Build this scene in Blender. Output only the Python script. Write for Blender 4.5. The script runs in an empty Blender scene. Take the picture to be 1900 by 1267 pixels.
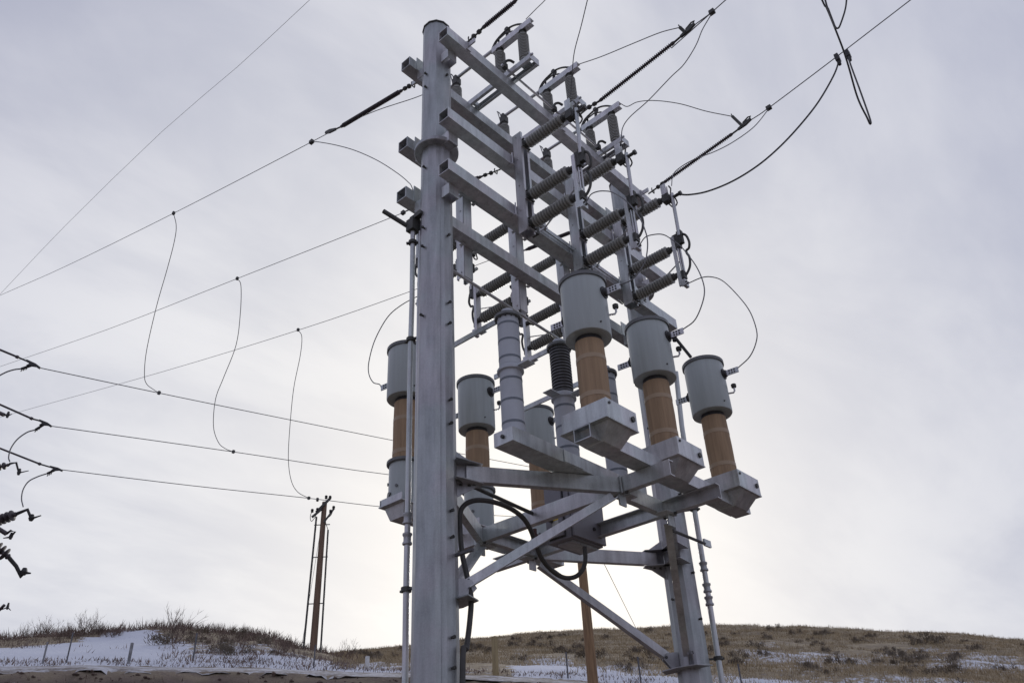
import bpy, bmesh, math, random
from mathutils import Vector, Matrix, noise
random.seed(7)
DATA = {'arm_L': {'A': [(2.271, -9.81, 8.087), (1.986, -9.402, 8.163), (1.888, -9.264, 8.188)],
           'A2': [(1.889, -9.249, 8.204), (1.817, -9.154, 8.215), (1.716, -9.191, 8.055), (1.612, -9.045, 8.08)],
           'B': [(1.997, -10.383, 7.171), (1.638, -9.77, 7.37), (1.466, -9.511, 7.43)],
           'B2': [(1.457, -9.492, 7.437), (1.364, -9.335, 7.487), (1.256, -9.35, 7.343), (1.159, -9.196, 7.384)],
           'C': [(2.231, -9.581, 7.34), (1.72, -9.298, 7.018), (1.615, -9.244, 6.949)],
           'C2': [(1.615, -9.244, 6.949), (1.586, -9.165, 6.993), (1.528, -9.117, 6.973), (1.544, -9.21, 6.897), (1.626, -9.315, 6.888)],
           'D': [(2.267, -9.13, 6.911), (1.739, -8.893, 6.523), (1.594, -8.821, 6.423)],
           'D2': [(1.581, -8.821, 6.407), (1.46, -8.79, 6.294), (1.331, -8.794, 6.136), (1.333, -8.738, 6.195), (1.25, -8.654, 6.182)],
           'E': [(1.177, -10.966, 5.593), (1.0, -10.443, 5.917), (1.005, -10.324, 6.045)],
           'E2': [(1.002, -10.383, 5.981), (0.951, -10.296, 6.009), (0.89, -10.275, 5.957)],
           'F': [(2.837, -9.354, 9.231), (2.352, -9.016, 8.996), (2.281, -8.977, 8.951)],
           'F2': [(2.302, -8.984, 8.969), (2.238, -8.937, 8.94), (2.196, -8.868, 8.961)]},
 'cam': [(6.201, 6.596, 1.6), [[-0.671851, 0.739158, -0.047569], [-0.370067, -0.390614, -0.842894], [-0.641613, -0.548696, 0.535972]], 1531.286],
 'conduit1': [(-2.708, 0.072, 5.222), (-2.694, 0.069, 5.026), (-2.647, 0.034, 4.894), (-2.548, -0.026, 4.802), (-2.386, -0.081, 4.778), (-2.161, -0.092, 4.83), (-1.902, -0.046, 4.937),
              (-1.659, 0.066, 5.075), (-1.463, 0.154, 5.182), (-1.273, 0.202, 5.263), (-1.043, 0.207, 5.317), (-0.786, 0.177, 5.336), (-0.558, 0.125, 5.313), (-0.419, 0.07, 5.246),
              (-0.359, 0.038, 5.126), (-0.336, 0.057, 4.867), (-0.324, 0.098, 4.601), (-0.325, 0.176, 4.307), (-0.316, 0.229, 4.086), (-0.268, 0.252, 3.845), (-0.191, 0.273, 3.554),
              (-0.08, 0.313, 3.183)],
 'conduit2': [(-0.129, 0.224, 5.436), (-0.857, 0.027, 5.512), (-1.933, -0.197, 5.592), (-2.506, -0.285, 5.626)],
 'drop': [[(-0.3, -10.067, 16.051), (-0.468, -10.145, 15.77), (-0.584, -10.347, 15.425), (-0.718, -10.748, 14.853), (-0.89, -11.327, 14.055), (-1.131, -11.94, 13.14), (-1.323, -12.222, 12.62),
           (-1.446, -12.273, 12.421), (-1.608, -12.204, 12.297), (-1.745, -12.13, 12.209)],
          [(-2.62, -10.723, 15.542), (-2.761, -10.722, 15.375), (-3.024, -11.021, 14.753), (-3.273, -11.455, 14.011), (-3.373, -12.053, 13.279), (-3.443, -12.448, 12.792), (-3.677, -12.78, 12.171),
           (-3.93, -12.855, 11.791), (-4.125, -12.782, 11.633), (-4.307, -12.653, 11.547)],
          [(-4.979, -11.176, 15.147), (-5.129, -11.175, 14.969), (-5.302, -11.426, 14.505), (-5.525, -11.936, 13.716), (-5.86, -12.45, 12.789), (-6.179, -12.855, 11.992), (-6.466, -13.043, 11.456),
           (-6.722, -13.039, 11.154), (-7.015, -12.868, 10.979)]],
 'guy': [(-18.713, -10.997, 12.379), (-45.902, -27.009, 15.6)],
 'jump': {'C1': [(-2.62, 5.283, 13.386), (-3.201, 5.206, 12.601), (-3.291, 5.211, 12.475), (-3.498, 5.183, 12.196), (-3.702, 5.148, 11.924), (-3.867, 5.105, 11.707), (-4.105, 5.031, 11.399),
                 (-4.229, 5.01, 11.231), (-4.347, 5.009, 11.069), (-4.418, 5.004, 10.973), (-4.439, 5.023, 11.023), (-4.55, 5.019, 11.373), (-4.764, 5.001, 12.078), (-4.978, 4.981, 12.828),
                 (-5.1, 4.983, 13.268)],
          'C2': [(-2.62, 5.465, 13.406), (-2.62, 5.331, 11.882), (-2.62, 5.323, 11.668), (-2.62, 5.319, 11.383), (-2.62, 5.321, 11.274), (-2.62, 5.344, 11.228), (-2.62, 5.388, 11.261),
                 (-2.62, 5.51, 11.457), (-2.62, 5.582, 11.633), (-2.62, 5.67, 11.914), (-2.62, 5.957, 13.472)],
          'J1': [(-2.57, 1.155, 13.95), (-2.57, 1.618, 13.874), (-2.57, 2.28, 13.639), (-2.57, 2.799, 13.447), (-2.57, 3.159, 13.248)],
          'J10': [(-3.9, 1.819, 9.374), (-3.916, 1.989, 9.382), (-3.931, 2.155, 9.318), (-3.948, 2.318, 9.16), (-3.977, 2.478, 8.835), (-4.008, 2.6, 8.478), (-4.037, 2.622, 8.135),
                  (-4.056, 2.56, 7.95), (-4.079, 2.405, 7.786), (-4.1, 2.214, 7.688)],
          'J11': [(-2.57, 1.808, 9.525), (-2.571, 1.855, 9.513), (-2.573, 2.031, 9.467), (-2.575, 2.167, 9.377), (-2.577, 2.279, 9.219), (-2.579, 2.398, 9.02), (-2.584, 2.535, 8.661),
                  (-2.587, 2.596, 8.401), (-2.59, 2.606, 8.157), (-2.593, 2.531, 7.961), (-2.597, 2.371, 7.766), (-2.6, 2.205, 7.714)],
          'J12': [(-1.25, 1.728, 9.514), (-1.243, 1.831, 9.519), (-1.236, 1.949, 9.503), (-1.228, 2.082, 9.424), (-1.219, 2.222, 9.293), (-1.201, 2.43, 8.972), (-1.181, 2.576, 8.597),
                  (-1.166, 2.634, 8.318), (-1.155, 2.641, 8.14), (-1.143, 2.608, 7.963), (-1.133, 2.551, 7.832), (-1.114, 2.371, 7.689), (-1.1, 2.198, 7.666)],
          'J13': [(-0.95, -2.181, 8.045), (-0.96, -2.31, 8.073), (-0.973, -2.49, 8.193), (-0.992, -2.637, 8.432), (-1.016, -2.672, 8.702), (-1.056, -2.595, 9.083), (-1.103, -2.367, 9.425),
                  (-1.136, -2.083, 9.54), (-1.174, -1.688, 9.553), (-1.2, -1.393, 9.467)],
          'J14': [(-2.62, -3.827, 13.594), (-2.597, -3.644, 13.541), (-2.558, -3.288, 13.277), (-2.5, -2.811, 12.81)],
          'J2': [(-3.9, 1.162, 13.925), (-3.942, 1.217, 13.976), (-4.062, 1.389, 14.064), (-4.248, 1.663, 14.034), (-4.519, 2.033, 13.867), (-4.811, 2.39, 13.612), (-5.1, 2.754, 13.411)],
          'J3': [(-2.62, 3.724, 13.155), (-2.619, 3.683, 13.097), (-2.614, 3.497, 12.91), (-2.608, 3.327, 12.66), (-2.602, 3.063, 12.429), (-2.596, 2.795, 12.338), (-2.586, 2.332, 12.149),
                 (-2.578, 1.949, 12.047), (-2.574, 1.782, 11.905), (-2.57, 1.725, 11.647)],
          'J4': [(-5.1, 3.441, 13.099), (-5.059, 3.391, 13.005), (-4.873, 3.147, 12.648), (-4.639, 2.799, 12.358), (-4.443, 2.493, 12.194), (-4.258, 2.197, 12.099), (-4.109, 1.972, 11.96),
                 (-4.006, 1.838, 11.792), (-3.9, 1.815, 11.468)],
          'J5': [(-3.9, 1.873, 11.241), (-3.966, 2.063, 11.141), (-4.07, 2.368, 11.089), (-4.213, 2.777, 11.144), (-4.372, 3.206, 11.321), (-4.526, 3.598, 11.592), (-4.686, 3.981, 11.949),
                 (-4.835, 4.324, 12.337), (-4.981, 4.635, 12.802), (-5.061, 4.785, 13.108), (-5.1, 4.809, 13.313)],
          'J6': [(-1.25, 0.975, 14.257), (-1.062, 1.368, 13.991), (-0.912, 1.67, 13.775), (-0.713, 2.025, 13.556), (-0.35, 2.524, 13.355)],
          'J7': [(-2.4, 0.957, 13.229), (-2.077, 1.27, 13.376), (-1.84, 1.516, 13.449), (-1.526, 1.904, 13.441), (-1.181, 2.308, 13.416), (-0.835, 2.698, 13.356), (-0.35, 3.111, 13.361)],
          'J8': [(-0.3, -3.996, 14.149), (-0.346, -3.794, 14.032), (-0.458, -3.328, 13.683), (-0.579, -2.863, 13.288), (-0.724, -2.37, 12.788), (-0.861, -1.978, 12.312), (-0.956, -1.753, 11.986),
                 (-1.011, -1.681, 11.793), (-1.25, -1.595, 11.038)],
          'J9': [(-0.3, -3.026, 13.875), (-0.602, -2.298, 13.981), (-0.948, -1.453, 13.99), (-1.2, -0.907, 14.171)]},
 'jump_K': [[(1.425, -12.179, 11.663), (1.553, -12.27, 11.623), (1.681, -12.387, 11.537), (1.792, -12.528, 11.384), (1.823, -12.674, 11.072)],
            [(0.325, -13.782, 11.085), (0.476, -13.84, 10.984), (0.615, -13.915, 10.779), (0.679, -13.96, 10.535), (0.671, -13.955, 10.312), (0.633, -13.914, 10.199)],
            [(-0.664, -15.267, 10.714), (-0.486, -15.352, 10.601), (-0.334, -15.438, 10.453), (-0.28, -15.491, 10.235), (-0.302, -15.488, 9.994), (-0.372, -15.428, 9.78)]],
 'line_K': [[(1.144, -11.978, 11.719), (-1.899, -12.491, 12.413), (-5.19, -12.514, 12.915), (-9.543, -12.011, 13.333), (-13.075, -11.292, 13.536), (-16.806, -10.305, 13.661)],
            [(0.091, -13.585, 11.193), (-4.822, -13.596, 12.035), (-9.883, -12.765, 12.517), (-13.65, -11.66, 12.935), (-16.914, -10.362, 13.475)],
            [(-0.895, -15.074, 10.822), (-4.266, -14.828, 11.243), (-7.873, -14.131, 11.588), (-10.499, -13.446, 11.751), (-13.923, -12.3, 12.004), (-17.449, -10.869, 12.315)]],
 'line_L': [[(-0.3, -3.521, 14.032), (-0.3, -3.996, 14.149), (-0.3, -10.067, 16.051), (-0.3, -17.757, 18.599), (-0.3, -24.785, 21.106), (-0.3, -43.622, 27.826)],
            [(-2.62, -3.533, 13.576), (-2.62, -3.827, 13.594), (-2.62, -10.723, 15.542), (-2.62, -19.396, 18.019), (-2.62, -31.488, 21.775), (-2.62, -50.588, 27.708)],
            [(-5.0, -2.837, 13.215), (-5.0, -3.245, 13.354), (-5.0, -3.893, 13.513), (-5.0, -6.398, 14.01), (-5.0, -11.153, 15.146), (-5.0, -19.942, 17.491), (-5.0, -34.416, 21.565),
             (-5.0, -57.518, 28.068)]],
 'line_R': [[(-0.3, 2.503, 13.28), (-0.3, 3.078, 13.283), (-0.3, 17.078, 13.356)], [(-2.62, 3.396, 13.142), (-2.62, 3.724, 13.155), (-2.62, 3.995, 13.211), (-2.62, 17.705, 16.044)],
            [(-5.1, 3.072, 13.075), (-5.1, 3.442, 13.104), (-5.1, 4.802, 13.327), (-5.1, 6.181, 13.575), (-5.1, 19.96, 16.053)]],
 'lpole': [(4.661, -10.267, 10.48), (2.355, -12.418, 5.517)],
 'pipeL': [(0.224, -0.243, 9.235), (0.118, -0.351, 8.129), (0.075, -0.41, 7.481), (-0.012, -0.496, 5.55), (0.002, -0.478, 4.247), (0.059, -0.4, 3.279)],
 'pipeR': [(-5.238, 0.557, 8.786), (-5.311, 0.45, 7.796), (-5.415, 0.356, 6.26), (-5.452, 0.321, 5.141), (-5.427, 0.311, 3.709)],
 'posts': [(-5.036, -24.644, 8.103), (-5.741, -24.489, 8.157), (-7.507, -23.642, 8.233), (-9.87, -23.592, 8.532), (-13.213, -20.705, 8.294), (-15.294, -20.133, 8.391), (-18.001, -15.837, 7.636),
           (-19.917, -13.901, 7.489), (-21.829, -11.932, 7.26), (-24.036, -8.952, 6.942)],
 'ridgeL': [(-0.6087, 0.2149), (-0.5389, 0.2183), (-0.49, 0.2237), (-0.4384, 0.2283), (-0.3847, 0.2347), (-0.3568, 0.237), (-0.316, 0.2347), (-0.2802, 0.2308), (-0.2496, 0.223), (-0.2312, 0.2184),
            (-0.2067, 0.2142), (-0.1759, 0.2076), (-0.1447, 0.1908)],
 'ridgeR': [(-0.5971, 0.1754), (-0.3785, 0.1986), (-0.2304, 0.2091), (-0.1945, 0.2136), (-0.1458, 0.2172), (-0.1149, 0.2196), (-0.046, 0.2265), (0.0425, 0.2291), (0.1166, 0.2278), (0.171, 0.2261),
            (0.251, 0.221), (0.3079, 0.2139), (0.3536, 0.2064), (0.4037, 0.197), (0.4511, 0.1882), (0.4891, 0.1808), (0.5384, 0.1667), (0.6002, 0.1494)],
 'roadB': [(-0.5987, 0.1811), (-0.5307, 0.1864), (-0.4574, 0.1928), (-0.3776, 0.1932), (-0.2642, 0.193), (-0.1141, 0.1861), (-0.0467, 0.1822), (0.0753, 0.1703), (0.2138, 0.138), (0.511, 0.0843)],
 'roadT': [(-0.6004, 0.1868), (-0.5322, 0.1924), (-0.4584, 0.1975), (-0.3785, 0.1986), (-0.2648, 0.1981), (-0.1142, 0.1913), (-0.022, 0.1858), (0.0757, 0.1749), (0.2156, 0.1489), (0.5156, 0.098)],
 'shield': [(-0.136, -46.817, 20.831), (-0.724, -26.892, 22.464), (-0.884, -21.474, 22.908), (-1.038, -14.45, 22.83), (-1.109, -9.888, 22.212), (-0.927, -5.902, 21.319), (-0.393, 5.796, 18.698)],
 'stepF': [12.326, 9.012, 7.871, 7.541, 6.423, 6.102, 5.006, 4.699, 3.63, 3.328],
 'stepX': [12.357, 12.042, 10.304, 9.149, 8.812, 7.672],
 'str_K': [[(2.579, -12.487, 12.169), (1.942, -12.231, 11.957), (1.585, -12.074, 11.851), (1.433, -12.012, 11.801), (1.125, -11.892, 11.69)],
           [(1.852, -14.309, 11.814), (1.175, -14.008, 11.562), (0.483, -13.706, 11.295), (0.356, -13.631, 11.266), (0.071, -13.496, 11.167)],
           [(1.15, -16.084, 11.49), (0.444, -15.731, 11.229), (-0.446, -15.277, 10.908), (-0.64, -15.163, 10.853), (-0.921, -14.987, 10.786)]],
 'str_L': [[(-0.3, -0.829, 13.271), (-0.3, -1.015, 13.355), (-0.3, -1.101, 13.384), (-0.3, -1.218, 13.408), (-0.3, -3.023, 13.842), (-0.3, -3.199, 13.916), (-0.3, -3.521, 14.032)],
           [(-2.62, -1.002, 12.916), (-2.62, -1.227, 12.985), (-2.62, -1.36, 13.033), (-2.62, -1.501, 13.072), (-2.62, -3.11, 13.502), (-2.62, -3.277, 13.534), (-2.62, -3.533, 13.576)],
           [(-5.0, -0.738, 12.775), (-5.0, -0.948, 12.814), (-5.0, -1.019, 12.828), (-5.0, -1.133, 12.852), (-5.0, -2.439, 13.11), (-5.0, -2.581, 13.146), (-5.0, -2.837, 13.215)]],
 'str_R': [[(-0.3, 0.412, 13.239), (-0.3, 0.564, 13.253), (-0.3, 0.664, 13.249), (-0.3, 0.777, 13.278), (-0.3, 1.532, 13.272), (-0.3, 2.056, 13.282), (-0.3, 2.232, 13.278), (-0.3, 2.503, 13.28)],
           [(-2.62, 0.755, 12.889), (-2.62, 1.156, 12.939), (-2.62, 1.252, 12.932), (-2.62, 1.394, 12.916), (-2.62, 2.991, 13.074), (-2.62, 3.125, 13.088), (-2.62, 3.396, 13.142)],
           [(-5.1, 0.723, 12.771), (-5.1, 0.946, 12.797), (-5.1, 1.027, 12.821), (-5.1, 1.09, 12.823), (-5.1, 2.669, 13.014), (-5.1, 2.786, 13.031), (-5.1, 3.072, 13.075)]],
 'sundir': (-0.736, -0.598, 0.317),
 'utilguy': [(-21.732, -33.662, 15.852), (-22.146, -34.592, 12.635)],
 'utilpole': [(-22.114, -33.394, 12.272), (-21.996, -33.478, 20.96)],
 'woodpole': [(-17.904, -11.263, 10.728), (-18.035, -11.086, 13.753)]}

scene = bpy.context.scene
col = scene.collection
# ------------------------------------------------------------------ camera
CAM, ROT, FPX = DATA['cam']
cam_d = bpy.data.cameras.new('camera'); cam = bpy.data.objects.new('camera', cam_d); col.objects.link(cam)
cam_d.sensor_width = 36.0; cam_d.lens = FPX * 36.0 / 1900.0
cam_d.clip_start = 0.1; cam_d.clip_end = 6000
r, d, f = [Vector(t) for t in ROT]
m = Matrix((r, -d, -f)).transposed().to_4x4(); m.translation = Vector(CAM)
cam.matrix_world = m
scene.camera = cam
# ------------------------------------------------------------------ world
SUN = Vector(DATA['sundir']).normalized()
sun_el = math.asin(SUN.z); sun_az = math.atan2(SUN.x, SUN.y)
w = bpy.data.worlds.new('World'); scene.world = w; w.use_nodes = True
nt = w.node_tree; N = nt.nodes; Lk = nt.links; N.clear()
def nd(tree, t, **kw):
    n = tree.nodes.new(t)
    for k, v in kw.items():
        if k in n.inputs.keys() if isinstance(k, str) else False: n.inputs[k].default_value = v
        else: setattr(n, k, v)
    return n
def mth(tree, op, a, b=None, c=None, clamp=False):
    n = tree.nodes.new('ShaderNodeMath'); n.operation = op; n.use_clamp = clamp
    for i, v in enumerate((a, b, c)):
        if v is None: continue
        if isinstance(v, (int, float)): n.inputs[i].default_value = v
        else: tree.links.new(v, n.inputs[i])
    return n.outputs[0]
def mixc(tree, fac, a, b, blend='MIX'):
    n = tree.nodes.new('ShaderNodeMix'); n.data_type = 'RGBA'; n.blend_type = blend
    for sock, v in ((n.inputs[0], fac), (n.inputs[6], a), (n.inputs[7], b)):
        if isinstance(v, (int, float)): sock.default_value = v
        elif isinstance(v, tuple): sock.default_value = (*v, 1) if len(v) == 3 else v
        else: tree.links.new(v, sock)
    return n.outputs[2]
def maprange(tree, v, a, b, c=0.0, d_=1.0, smooth=True):
    n = tree.nodes.new('ShaderNodeMapRange'); n.interpolation_type = 'SMOOTHSTEP' if smooth else 'LINEAR'
    tree.links.new(v, n.inputs[0])
    for i, t in enumerate((a, b, c, d_)): n.inputs[1 + i].default_value = t
    return n.outputs[0]
def noise_tex(tree, vec, scale, detail=5, rough=0.55, dist=0.0):
    n = tree.nodes.new('ShaderNodeTexNoise'); n.inputs['Scale'].default_value = scale
    n.inputs['Detail'].default_value = detail; n.inputs['Roughness'].default_value = rough; n.inputs['Distortion'].default_value = dist
    if vec is not None: tree.links.new(vec, n.inputs['Vector'])
    return n.outputs[0]
tc = nd(nt, 'ShaderNodeTexCoord')
nrm = nd(nt, 'ShaderNodeVectorMath', operation='NORMALIZE'); Lk.new(tc.outputs['Generated'], nrm.inputs[0])
sky = nd(nt, 'ShaderNodeTexSky', sky_type='NISHITA', sun_disc=False, sun_elevation=sun_el, sun_rotation=sun_az)
bg_sky = nd(nt, 'ShaderNodeBackground'); bg_sky.inputs['Strength'].default_value = 0.10
Lk.new(sky.outputs[0], bg_sky.inputs['Color'])
sep = nd(nt, 'ShaderNodeSeparateXYZ'); Lk.new(nrm.outputs[0], sep.inputs[0])
# clouds lie on a layer overhead: direction divided by its height
zz = mth(nt, 'ADD', mth(nt, 'MAXIMUM', sep.outputs[2], 0.0), 0.30)
comb = nd(nt, 'ShaderNodeCombineXYZ')
Lk.new(mth(nt, 'DIVIDE', sep.outputs[0], zz), comb.inputs[0]); Lk.new(mth(nt, 'DIVIDE', sep.outputs[1], zz), comb.inputs[1])
cmap = nd(nt, 'ShaderNodeMapping'); Lk.new(comb.outputs[0], cmap.inputs[0])
cmap.inputs['Rotation'].default_value = (0, 0, math.radians(38)); cmap.inputs['Scale'].default_value = (1.0, 1.9, 1)
n1 = noise_tex(nt, cmap.outputs[0], 1.5, 7, 0.56, 0.35)
n2 = noise_tex(nt, cmap.outputs[0], 5.0, 5, 0.5, 0.3)
cl = mth(nt, 'ADD', mth(nt, 'MULTIPLY', n1, 0.8), mth(nt, 'MULTIPLY', n2, 0.2))
cfac = maprange(nt, cl, 0.35, 0.63)
dot = nd(nt, 'ShaderNodeVectorMath', operation='DOT_PRODUCT'); Lk.new(nrm.outputs[0], dot.inputs[0]); dot.inputs[1].default_value = SUN
ang = mth(nt, 'ARCCOSINE', mth(nt, 'MINIMUM', dot.outputs['Value'], 1.0))
glow = mth(nt, 'EXPONENT', mth(nt, 'MULTIPLY', mth(nt, 'POWER', mth(nt, 'DIVIDE', ang, 0.385), 1.6), -1.0))
far_ = maprange(nt, ang, 0.36, 1.25)
base = mixc(nt, cfac, (0.525, 0.545, 0.635), (0.765, 0.77, 0.815))
base = mixc(nt, far_, base, mixc(nt, cfac, (0.335, 0.35, 0.475), (0.44, 0.45, 0.57)))
sd2 = nd(nt, 'ShaderNodeVectorMath', operation='DOT_PRODUCT'); Lk.new(nrm.outputs[0], sd2.inputs[0]); sd2.inputs[1].default_value = (-0.65, 0.76, 0.0)
thin = mth(nt, 'MULTIPLY', maprange(nt, sd2.outputs['Value'], -0.05, 0.55), 0.62)   # cloud thins to the right, bluer
base = mixc(nt, thin, base, mixc(nt, cfac, (0.405, 0.43, 0.56), (0.535, 0.555, 0.655)))
gcol = mixc(nt, glow, base, (1.0, 0.96, 0.90))
ccol = gcol
bg_cl = nd(nt, 'ShaderNodeBackground'); bg_cl.inputs['Strength'].default_value = 1.0
Lk.new(ccol, bg_cl.inputs['Color'])
mx = nd(nt, 'ShaderNodeMixShader'); mx.inputs[0].default_value = 0.94
Lk.new(bg_sky.outputs[0], mx.inputs[1]); Lk.new(bg_cl.outputs[0], mx.inputs[2])
out = nd(nt, 'ShaderNodeOutputWorld'); Lk.new(mx.outputs[0], out.inputs[0])
# ------------------------------------------------------------------ sun behind thin cloud
sd = bpy.data.lights.new('sun', 'SUN'); sd.energy = 0.9; sd.angle = math.radians(14); sd.color = (1.0, 0.96, 0.9)
so = bpy.data.objects.new('sun', sd); col.objects.link(so)
so.rotation_euler = (-SUN).to_track_quat('-Z', 'Y').to_euler(); so.location = (0, 0, 30)
scene.view_settings.view_transform = 'Standard'; scene.view_settings.look = 'None'
scene.view_settings.exposure = 0.08; scene.view_settings.gamma = 1.0; scene.view_settings.use_curve_mapping = False
# ------------------------------------------------------------------ materials
def new_mat(name):
    mt = bpy.data.materials.new(name); mt.use_nodes = True
    t = mt.node_tree; b = t.nodes['Principled BSDF']
    return mt, t, b
def objpos(t):
    g = t.nodes.new('ShaderNodeNewGeometry'); return g.outputs['Position']
def simple(name, c, rough=0.5, metal=0.0, var=0.12, scale=6.0, bump=0.0, streak=False):
    mt, t, b = new_mat(name)
    p = objpos(t)
    if streak:
        mp = t.nodes.new('ShaderNodeMapping'); mp.inputs['Scale'].default_value = (6, 6, 0.35); t.links.new(p, mp.inputs[0]); pv = mp.outputs[0]
    else: pv = p
    n = noise_tex(t, pv, scale, 5, 0.6)
    lo = tuple(max(0, x * (1 - var * 1.6)) for x in c); hi = tuple(min(1, x * (1 + var * 1.6)) for x in c)
    cc = mixc(t, maprange(t, n, 0.3, 0.7, smooth=False), lo, hi)
    t.links.new(cc, b.inputs['Base Color'])
    b.inputs['Roughness'].default_value = rough; b.inputs['Metallic'].default_value = metal
    if bump:
        bp = t.nodes.new('ShaderNodeBump'); bp.inputs['Strength'].default_value = bump; bp.inputs['Distance'].default_value = 0.01
        t.links.new(noise_tex(t, pv, scale * 6, 4), bp.inputs['Height']); t.links.new(bp.outputs[0], b.inputs['Normal'])
    return mt
def galvanised(name, c, metal=0.55, rough=0.46):
    mt, t, b = new_mat(name)
    p = objpos(t)
    mp = t.nodes.new('ShaderNodeMapping'); mp.inputs['Scale'].default_value = (5, 5, 0.55); t.links.new(p, mp.inputs[0])
    streak = noise_tex(t, mp.outputs[0], 2.2, 5, 0.62)
    blot = noise_tex(t, p, 3.0, 4, 0.55)
    vo = t.nodes.new('ShaderNodeTexVoronoi'); vo.inputs['Scale'].default_value = 85; t.links.new(p, vo.inputs['Vector'])
    bw = t.nodes.new('ShaderNodeRGBToBW'); t.links.new(vo.outputs['Color'], bw.inputs[0])
    k = mth(t, 'ADD', mth(t, 'MULTIPLY', streak, 0.52), mth(t, 'ADD', mth(t, 'MULTIPLY', blot, 0.39), mth(t, 'MULTIPLY', bw.outputs[0], 0.09)))
    kk = maprange(t, k, 0.32, 0.68, smooth=False)
    lo = tuple(x * 0.66 for x in c); hi = tuple(min(1, x * 1.28) for x in c)
    cc = mixc(t, kk, lo, hi)
    tint = mixc(t, maprange(t, noise_tex(t, p, 1.3, 3), 0.4, 0.6), (0.975, 1.025, 1.015), (1.02, 0.995, 1.012))
    cc = mixc(t, 1.0, cc, tint, 'MULTIPLY')
    t.links.new(cc, b.inputs['Base Color'])
    b.inputs['Metallic'].default_value = metal
    t.links.new(maprange(t, blot, 0.3, 0.7, rough - 0.08, rough + 0.12, False), b.inputs['Roughness'])
    return mt
M = {}
M['galv'] = galvanised('galvanised_steel', (0.56, 0.565, 0.575), 0.6, 0.38)
M['galv_pole'] = galvanised('galvanised_pole_steel', (0.405, 0.41, 0.425), 0.55, 0.43)
M['alum'] = galvanised('bright_aluminium', (0.62, 0.62, 0.63), 0.7, 0.38)
M['can'] = simple('grey_tank_paint', (0.44, 0.485, 0.49), 0.34, 0.0, 0.05, 2.5, streak=True)
M['rim'] = simple('grey_rim_paint', (0.15, 0.155, 0.16), 0.45, 0.0, 0.08)
M['brown'] = simple('brown_paper_wrap', (0.365, 0.25, 0.155), 0.85, 0.0, 0.12, 3, 0.5, streak=True)
M['tape'] = simple('clear_tape', (0.41, 0.30, 0.20), 0.5, 0.0, 0.06)
M['wrap'] = simple('white_foam_wrap', (0.47, 0.495, 0.54), 0.55, 0.0, 0.05, 4)
M['band'] = simple('dark_tape_band', (0.16, 0.18, 0.21), 0.5, 0.0, 0.05)
M['porc'] = simple('grey_porcelain', (0.30, 0.30, 0.28), 0.26, 0.0, 0.06)
M['poly'] = simple('grey_polymer_shed', (0.11, 0.11, 0.118), 0.4, 0.0, 0.06)
M['dark'] = simple('dark_casting', (0.075, 0.075, 0.07), 0.55, 0.3, 0.2)
M['black'] = simple('black_rubber', (0.035, 0.034, 0.036), 0.55, 0.0, 0.15)
M['rubber'] = simple('silicone_rubber', (0.075, 0.062, 0.07), 0.5, 0.0, 0.1)
M['cable'] = simple('grey_black_conduit', (0.06, 0.057, 0.055), 0.6, 0.0, 0.15)
M['wire'] = simple('weathered_conductor', (0.20, 0.20, 0.21), 0.6, 0.3, 0.1)
M['cab'] = simple('cabinet_paint', (0.23, 0.225, 0.255), 0.5, 0.0, 0.04)
M['yellow'] = simple('yellow_label', (0.62, 0.44, 0.04), 0.5)
M['white'] = simple('white_label', (0.62, 0.62, 0.60), 0.5)
M['rust'] = simple('rusty_steel', (0.11, 0.06, 0.05), 0.8, 0.1, 0.25)
M['redmark'] = simple('red_paint_mark', (0.25, 0.12, 0.11), 0.7)
M['wood'] = simple('tan_wood', (0.28, 0.175, 0.095), 0.85, 0.0, 0.2, 3, 0.4, streak=True)
M['wood_dark'] = simple('creosoted_wood', (0.19, 0.125, 0.088), 0.85, 0.0, 0.2, 3, 0.4, streak=True)
M['tanpost'] = simple('weathered_tan_post', (0.34, 0.27, 0.15), 0.9, 0.0, 0.15, 4, streak=True)
M['post'] = simple('weathered_steel_post', (0.13, 0.13, 0.14), 0.7, 0.2, 0.2)
M['grey_post'] = simple('grey_wood_post', (0.25, 0.25, 0.26), 0.9, 0.0, 0.2)
M['twig'] = simple('dry_twig', (0.155, 0.11, 0.09), 0.9, 0.0, 0.25, 3)
M['twig2'] = simple('dark_sage_twig', (0.18, 0.15, 0.115), 0.9, 0.0, 0.25, 3)
M['weeds'] = simple('dead_weeds', (0.19, 0.14, 0.115), 0.95, 0.0, 0.3, 0.9)
M['grass'] = simple('dry_grass', (0.36, 0.285, 0.18), 0.95, 0.0, 0.28, 0.9)
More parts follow.
